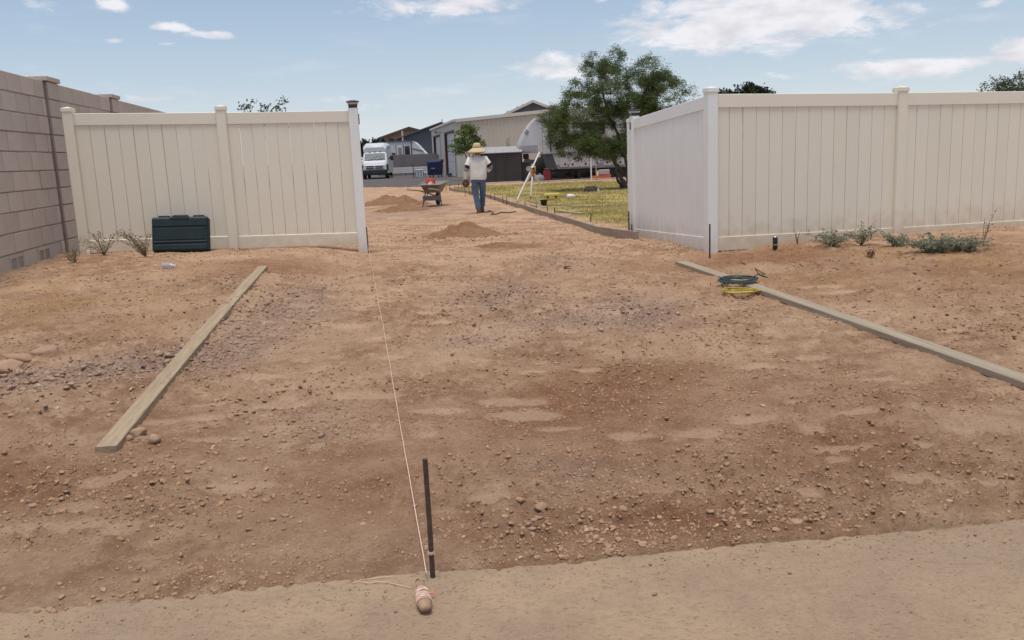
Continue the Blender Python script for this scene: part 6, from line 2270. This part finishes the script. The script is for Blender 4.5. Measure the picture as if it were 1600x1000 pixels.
# crates, hand truck and blue bin near the building
p = at(661, 272, 69)
CRW = mat('crate_white', (.50, .53, .58), (.42, .45, .50), rough=.5)
for k, (dx, w_, h_) in enumerate(((-.25, .55, .58), (.32, .45, .34))):
    T = thing('storage_crate', (p.x + dx, 69.0 + .2 * k, 0.005), ('taller pale storage crate between hand truck and blue bin', 'lower pale storage crate against the blue bin')[k], 'crate')
    MB().box((-w_ / 2, -.22, .0), (w_ / 2, .22, h_ - .06), bev=.015).build('body', CRW, T, world=False)
    MB().box((-w_ / 2 - .02, -.24, h_ - .058), (w_ / 2 + .02, .24, h_), bev=.01).build('lid', TWHITE, T, world=False)
    for x_ in (-.13, .08):
        MB().box((x_, -.232, .08), (x_ + .06, -.2205, h_ - .12)).build('rib', GRYS, T, world=False)
HT = thing('hand_truck', (p.x - .72, 69.0, .005), 'black hand truck standing before the white beams', 'hand truck')
MB().tube([(0, 0, .02), (-.02, 0, .95), (-.10, 0, 1.0), (-.14, 0, .97)], .03, 6).build('handle', CASED, HT, world=False)
MB().tube([(.22, 0, .02), (.16, 0, .55)], .03, 6).build('upright', CASED, HT, world=False)
MB().box((-.02, -.25, .0), (.32, 0, .03)).build('toe_plate', CASED, HT, world=False)
MB().lathe([(.09, -.04), (.12, 0), (.09, .04)], 14, Matrix.Translation((.28, .05, .12)) @ Matrix.Rotation(R(90), 4, 'Y')).build('wheel', TYRE, HT, smooth=40, world=False)
BIN = mat('bin_blue', (.010, .014, .060), (.014, .020, .075), rough=.5, scale=3)
BINS = mat('bin_side', (.12, .17, .26), (.10, .14, .22), rough=.5, scale=3)
p = at(681, 275, 66)
T = thing('waste_bin', (p.x, 66.0, 0.005), 'large dark blue wheeled waste bin with sloping lid beside the metal building', 'bin', rz=R(-20))
MB().loft([[(x_ * s_, y_ * s_, z_) for x_, y_ in ((-.46, -.38), (.46, -.38), (.46, .38), (-.46, .38))] for z_, s_ in ((.17, .86), (1.02, 1.0))]).build('body', BIN, T, world=False)
MB().prism([(-.41, 1.025), (.41, 1.025), (.43, 1.10), (.40, 1.30), (-.40, 1.14)], -.50, .50, 'x').build('lid', BIN, T, world=False)
MB().box((-.50, -.36, .20), (-.465, .36, 1.00)).build('side_panel', BINS, T, world=False)
MB().box((-.18, -.396, .62), (.20, -.375, .70)).build('sticker', mat('sticker_green', (.20, .24, .12), (.16, .2, .1), rough=.6), T, world=False)
MB().box((-.22, -.42, .25), (-.18, -.385, .78)).box((.16, -.42, .25), (.20, -.385, .78)).build('lift_bar', CASED, T, world=False)
for (x_, y_) in ((-.34, -.28), (.34, -.28), (-.34, .28), (.34, .28)):
    MB().lathe([(.06, -.03), (.085, 0), (.06, .03)], 12, Matrix.Translation((x_, y_, .085)) @ Matrix.Rotation(R(90), 4, 'Y')).build('wheel', TYRE, T, smooth=40, world=False)
# narrow pale panel leaning next to the bin, blue box by the door jamb
tag(MB().box((-4.66, 66.3, 0), (-4.50, 66.36, 1.0), bev=.01).build('leaning_panel', TWHITE), 'narrow white panel standing between blue bin and door jamb', 'panel')
p = at(704, 275.5, 66.2)
T = thing('storage_tub', (p.x, 65.6, .005), 'small blue tub standing at the maroon door frame', 'tub')
MB().loft([[(x_ * s_, y_ * s_, z_) for x_, y_ in ((-.15, -.13), (.15, -.13), (.15, .13), (-.15, .13))] for z_, s_ in ((0, .85), (.26, 1.0))]).build('body', mat('tub_blue', (.08, .09, .17), (.07, .08, .14), rough=.5), T, world=False)
MB().box((-.165, -.145, .261), (.165, .145, .29), bev=.008).build('lid', mat('tub_lid', (.16, .17, .24), (.14, .15, .2), rough=.5), T, world=False)
p = at(606, 273, 71)
T = thing('wheel_chock', (p.x, 71, .005), 'yellow block lying beside the van front wheel', 'chock')
MB().prism([(-.2, 0), (.25, 0), (.22, .16), (-.05, .30), (-.2, .28)], -.15, .15, 'y').build('wedge', YEL, T, world=False)
MB().tube([(-.1, -.16, .2), (.1, -.16, .2)], .02, 6).build('handle', CASED, T, world=False)

# ------------------------------------------------------------------ white van, seen from the front
VW = mat('van_white', (.58, .59, .61), (.54, .55, .57), rough=.4, scale=1, spec=.5)
VBLK = mat('van_black', (.018, .018, .020), (.030, .030, .032), rough=.55)
VGL = mat('windscreen', (.045, .060, .065), (.13, .16, .165), rough=.35, spec=.15, scale=3.2, detail=6)
VX = -10.05
VN = thing('van', (VX, 69.0, .005), 'white high-roof van facing the driveway beyond the left end post', 'van', rz=R(3))
def vring(y_, z0_, z1_, hw0, hw1, r=.10):
    return [(-hw0, y_, z0_), (-hw0, y_, z0_ + (z1_ - z0_) * .55), (-hw1, y_, z1_ - r), (-hw1 + r, y_, z1_), (hw1 - r, y_, z1_), (hw1, y_, z1_ - r), (hw0, y_, z0_ + (z1_ - z0_) * .55), (hw0, y_, z0_)]


body = MB()
body.loft([vring(-.02, .55, 1.02, .90, .84), vring(.10, .42, 1.22, .97, .90), vring(.55, .40, 1.42, 1.0, .93), vring(.95, .40, 1.95, 1.02, .88), vring(1.35, .40, 2.32, 1.02, .86), vring(1.7, .40, 2.40, 1.02, .88), vring(5.6, .40, 2.40, 1.02, .90)])
body.build('body', VW, VN, smooth=30, world=False)
MB().loft([vring(1.02, 2.05, 2.40, .88, .76, .09), vring(1.15, 2.05, 2.60, .90, .80, .12), vring(1.7, 2.3, 2.74, .90, .82, .13), vring(5.3, 2.3, 2.74, .90, .82, .13)]).build('high_roof', VW, VN, smooth=30, world=False)
for x_ in (-.4, 0, .4):
    MB().box((x_ - .05, .985, 2.02), (x_ + .05, 1.03, 2.075)).build('roof_marker', VBLK, VN, world=False)
# windscreen set 1 cm proud of the sloping front
MB().add([(-.80, .50, 1.44), (.80, .50, 1.44), (.76, .89, 1.96), (-.76, .89, 1.96), (-.80, .60, 1.40), (.80, .60, 1.40), (.76, .98, 1.90), (-.76, .98, 1.90)],
         [(0, 1, 2, 3), (7, 6, 5, 4), (0, 4, 5, 1), (1, 5, 6, 2), (2, 6, 7, 3), (3, 7, 4, 0)]).build('windscreen', VGL, VN, world=False)
MB().tube([(-.55, .48, 1.44), (.1, .545, 1.54)], .012, 5).tube([(.1, .48, 1.44), (.65, .545, 1.54)], .012, 5).build('wiper', VBLK, VN, world=False)
MB().box((-.95, -.10, .30), (.95, .20, .72), bev=.05).build('bumper', VBLK, VN, world=False)
MB().box((-.80, -.115, .40), (.80, -.101, .50), bev=.004).build('lower_grille', CASED, VN, world=False)
gl_ = MB().box((-.72, -.075, .745), (.72, .05, 1.06), bev=.03).build('grille', VW, VN, world=False)
for (x0_, x1_) in ((-.64, -.05), (.05, .64)):
    for (z0_, z1_) in ((.79, .875), (.925, 1.005)):
        MB().box((x0_, -.085, z0_), (x1_, -.076, z1_), bev=.003).build('slot', VBLK, gl_, world=False)
for s in (-1, 1):
    MB().add([(s * .62, .30, 1.20), (s * .90, .34, 1.19), (s * .91, .40, 1.34), (s * .70, .36, 1.34), (s * .62, .42, 1.20), (s * .90, .46, 1.19), (s * .91, .52, 1.34), (s * .70, .48, 1.34)],
             [(0, 1, 2, 3), (7, 6, 5, 4), (0, 4, 5, 1), (1, 5, 6, 2), (2, 6, 7, 3), (3, 7, 4, 0)]).build('headlight', mat('headlight', (.40, .41, .44), (.3, .31, .33), rough=.15, spec=.7), VN, world=False)
    MB().box((s * .93 - .05, -.0, .62), (s * .93 + .09, .5, 1.10), bev=.03).build('wing_trim', VBLK, VN, world=False)
    mr_ = MB().box((s * 1.27 - .13, .98, 1.36), (s * 1.27 + .13, 1.12, 1.74), bev=.03).build('mirror', VBLK, VN, world=False)
    MB().tube([(s * 1.0, 1.08, 1.52), (s * 1.18, 1.05, 1.52)], .05, 6).build('mirror_arm', VBLK, mr_, world=False)
    for y_ in (.85, 4.3):
        w2 = MB().lathe([(.25, -.11), (.33, -.11), (.355, -.06), (.355, .06), (.33, .11), (.25, .11)], 24, Matrix.Translation((s * .88, y_, .35)) @ Matrix.Rotation(R(90), 4, 'Y')).build('wheel', TYRE, VN, smooth=40, world=False)
        MB().lathe([(.03, -.10), (.24, -.06), (.24, .06), (.03, .10)], 20, Matrix.Translation((s * .88, y_, .35)) @ Matrix.Rotation(R(90), 4, 'Y')).build('hub', GRYS, w2, smooth=40, world=False)

# ------------------------------------------------------------------ fifth-wheel camper, side on, nose to the left
RVW = mat('rv_white', (.43, .42, .43), (.38, .37, .38), rough=.35, scale=.8, spec=.5)
RVG = mat('rv_grey', (.215, .215, .235), (.185, .185, .20), rough=.4, scale=.8)
RVD = mat('rv_dark', (.052, .050, .056), (.065, .062, .068), rough=.5, scale=1)
RV = thing('fifth_wheel_camper', (4.0, 49.5, 0), 'white fifth-wheel camper with dark skirt parked behind the mesquite tree', 'camper')
yA, yB = 48.3, 50.75
upper = [(2.05, 1.42), (9.8, 1.30), (9.8, 3.65), (2.75, 3.62), (2.3, 3.55), (2.05, 3.40)]
MB().prism(upper, yA, yB, 'y').build('upper_body', RVW, RV)
# moulded nose cap: narrower towards the tip
def nring(f):
    outline = [(2.04, 1.46), (.72, 1.50), (.62, 1.72), (.68, 2.02), (.98, 2.55), (1.30, 3.00), (1.62, 3.28), (2.04, 3.42)]
    return outline


nose = MB()
ol = nring(0)
secs = []
for (yy, sh) in ((yA + .02, .22), (yA + .10, .08), (yA + .45, 0), (yB - .45, 0), (yB - .10, .08), (yB - .02, .22)):
    secs.append([(min(x_ + sh * (2.04 - x_) / 1.4, 2.04), yy, z_ + (.05 if z_ < 1.6 else -.05) * sh * 2) for x_, z_ in ol])
nose.loft(secs)
nose.build('nose_cap', mat('rv_nose', (.44, .44, .48), (.39, .39, .43), rough=.4, scale=.8, spec=.4), RV, smooth=50)
MB().prism([(.80, 1.86), (1.75, 1.90), (1.75, 1.62), (1.2, 1.56), (.76, 1.60)], yA - .012, yA + .05, 'y').build('nose_recess_shade', mat('rv_nose_shade', (.31, .31, .35), (.28, .28, .32), rough=.4), RV)  # flat plate in a darker nose colour; the shade of a recess is painted
for (x_, z_) in ((1.12, 2.58), (1.20, 2.68), (1.28, 2.60), (1.22, 2.50)):
    MB().box((x_ - .035, yA - .004, z_ - .03), (x_ + .035, yA + .018, z_ + .03)).build('emblem', RVD, RV)
MB().box((1.0, 49.0, 1.18), (1.30, 50.0, 1.455), bev=.03).build('pin_box', RVD, RV)
# drop wall below the overhang, skirt and luggage doors
MB().prism([(1.98, 1.40), (2.55, 1.40), (2.80, .58), (2.22, .56)], yA + .02, yB - .02, 'y').build('drop_wall', RVD, RV)
MB().prism([(2.56, 1.405), (9.78, 1.285), (9.78, .80), (2.70, .80)], yA + .03, yB - .03, 'y').build('lower_body', RVW, RV)
MB().prism([(2.71, .795), (9.78, .795), (9.78, .52), (2.82, .56)], yA + .025, yB - .025, 'y').build('skirt', RVG, RV)
for (x0_, x1_, z0_, z1_) in ((2.92, 3.34, .66, 1.24), (3.44, 4.52, .64, 1.24), (4.64, 4.98, .66, 1.22), (5.3, 6.4, .66, 1.2)):
    d2_ = MB().box((x0_, yA - .005, z0_), (x1_, yA + .028, z1_), bev=.012).build('luggage_door', RVW, RV)
    for xx in ((x0_ + .30,) if x1_ - x0_ < .6 else (x0_ + .18, x1_ - .2)):
        e = MB().box((xx - .05, yA - .018, z0_ + .1), (xx + .05, yA - .006, z0_ + .2), bev=.01).build('latch', CASED, d2_, world=False)
        e.location = (0, 0, 0)
MB().box((2.2, yA - .03, 1.385), (9.7, yA - .002, 1.445)).build('belt_trim', RVG, RV)
MB().box((4.2, yA - .02, 2.3), (5.4, yA - .001, 3.0), bev=.02).build('window', BLK, RV)
MB().box((2.35, yA - .02, 2.2), (2.6, yA - .001, 2.9), bev=.02).build('window', BLK, RV)
MB().box((2.44, yA - .05, 1.5), (2.50, yA - .003, 3.3)).build('awning_arm', BLK, RV)
MB().box((2.3, 48.6, .40), (9.6, 50.5, .515)).build('chassis', VBLK, RV)
for x_ in (2.42, 3.95):
    for y_ in (48.55, 50.4):
        MB().box((x_ - .07, y_, .03), (x_ + .07, y_ + .14, .60)).box((x_ - .14, y_ - .08, 0.0), (x_ + .14, y_ + .22, .028)).build('landing_leg', VBLK, RV)
for x_ in (5.6, 6.5):
    for y_ in (48.55, 50.5):
        w2 = MB().lathe([(.22, -.1), (.34, -.1), (.37, 0), (.34, .1), (.22, .1)], 20, Matrix.Translation((x_, y_, .37)) @ Matrix.Rotation(R(90), 4, 'X')).build('wheel', TYRE, RV, smooth=40)
        e = MB().lathe([(.02, -.09), (.21, -.06), (.21, .06), (.02, .09)], 16, Matrix.Translation((x_, y_, .37)) @ Matrix.Rotation(R(90), 4, 'X')).build('hub', ALU, w2, smooth=40, world=False)
        e.location = (0, 0, 0)
MB().tube([(2.75, 48.5, .45), (3.5, 48.5, .05)], .025, 6).tube([(3.5, 48.5, .48), (2.8, 48.5, .05)], .025, 6).tube([(3.6, 48.5, .45), (4.0, 48.5, .12)], .025, 6).build('stabiliser', VBLK, RV)

# things standing round the camper
tag(MB().prism([(-.24, 0), (.22, 0), (.26, .95), (-.26, .95)], -.25, .25, 'y', Matrix.Translation((1.05, 48.6, .005))).box((-.29, -.29, .951), (.29, .29, 1.02), Matrix.Translation((1.05, 48.6, .005)), bev=.01).build('refuse_bin', mat('refuse_dark', (.03, .032, .034), (.045, .046, .048), rough=.6)), 'dark refuse bin standing between shed and camper', 'bin')
T = thing('fuel_can', (2.18, 47.5, .005), 'dark red tall can standing under the camper front', 'can')
REDC = mat('can_red', (.20, .022, .030), (.16, .02, .026), rough=.5)
MB().loft([[(x_ * s_, y_ * .8, z_) for x_, y_ in ((-.20, -.18), (.20, -.18), (.20, .18), (-.20, .18))] for z_, s_ in ((0, .85), (.10, .95), (.42, 1.0), (.54, .8))]).build('body', REDC, T, world=False)
MB().tube([(-.12, 0, .53), (-.12, 0, .62), (.10, 0, .62), (.10, 0, .53)], .025, 6).build('handle', REDC, T, world=False)
MB().tube([(.14, 0, .52), (.2, 0, .60)], .03, 6).build('spout', CASED, T, world=False)
T = thing('grey_sack', (1.72, 47.4, .0), 'pale grey filled sack slumped beside the red can', 'sack')
MB().loft([ell(0, 0, 0, .30, .22, 18, .05, 1), ell(.02, 0, .14, .31, .23, 18, .06, 2), ell(.03, 0, .26, .23, .17, 18, .08, 3), ell(.06, 0, .33, .09, .07, 18, .1, 4)]).build('body', mat('sack_grey', (.22, .22, .24), (.17, .17, .19), rough=.9, scale=6, bump=.4), T, smooth=60, world=False)
MB().loft([ell(.06, 0, .325, .05, .04, 10), ell(.08, 0, .39, .09, .06, 10, .1, 2)]).build('tied_neck', MATS['sack_grey'], T, smooth=60, world=False)
T = thing('ramp_box', (4.98, 47.4, .0), 'orange flat ramp with pale box on it beneath the camper', 'ramp')
MB().prism([(-.45, .03), (.55, .03), (.55, .20), (-.38, .14)], -.3, .3, 'y').build('ramp', mat('ramp_orange', (.55, .13, .065), (.45, .10, .05), rough=.6), T, world=False)
MB().box((-.05, -.2, .205), (.50, .2, .46), bev=.02).build('box', mat('box_pale', (.38, .36, .34), (.32, .3, .28), rough=.6), T, world=False)
for k, (px_, yt_, r_) in enumerate(((924, 243, .035), (932, 246, .030))):
    q = G(px_, 282)
    tt_ = at(px_ + (2 if k else 0), yt_, q.y)
    tag(MB().tube([(q.x, q.y, q.z - .1), (q.x, q.y, tt_.z - .04), (q.x + .002, q.y, tt_.z)], [r_, r_, r_ * .8], 8).build('lawn_post', TWHITE if k == 0 else WOODT, smooth=40), ('white post standing at the lawn edge before the camper', 'weathered thin post beside the white post at the lawn edge')[k], 'post')
# dark piles added behind the camper to stand in for shade
SHADEFILL = mat('shade_dark', (.022, .021, .022), (.035, .033, .034), rough=.75, scale=2, bump=.5)
for (x0_, x1_, z_, lab_) in ((.95, 2.35, 1.15, 'tall added dark pile standing in for shade between shed and camper drop wall'), (2.6, 5.2, .62, 'low added dark pile standing in for shade behind the camper landing legs'), (5.4, 9.6, .70, 'long added dark pile standing in for shade behind the camper wheels')):
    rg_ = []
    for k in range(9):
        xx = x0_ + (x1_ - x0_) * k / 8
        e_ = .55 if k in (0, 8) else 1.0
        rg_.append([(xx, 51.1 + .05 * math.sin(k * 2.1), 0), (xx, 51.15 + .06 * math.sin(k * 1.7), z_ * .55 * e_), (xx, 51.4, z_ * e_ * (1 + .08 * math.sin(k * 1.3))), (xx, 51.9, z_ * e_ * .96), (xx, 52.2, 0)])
    tag(MB().loft(rg_).build('shade_pile', SHADEFILL, smooth=40), lab_, 'pile')
# pale kerb strip at the far lawn edge
tag(MB().box((.9, 46.0, -.05), (9, 46.12, .05), bev=.01).build('edging_kerb', mat('kerb_pale', (.36, .32, .28), (.3, .26, .22), rough=.9, scale=2)), 'low pale edging strip between lawn and camper', 'kerb')
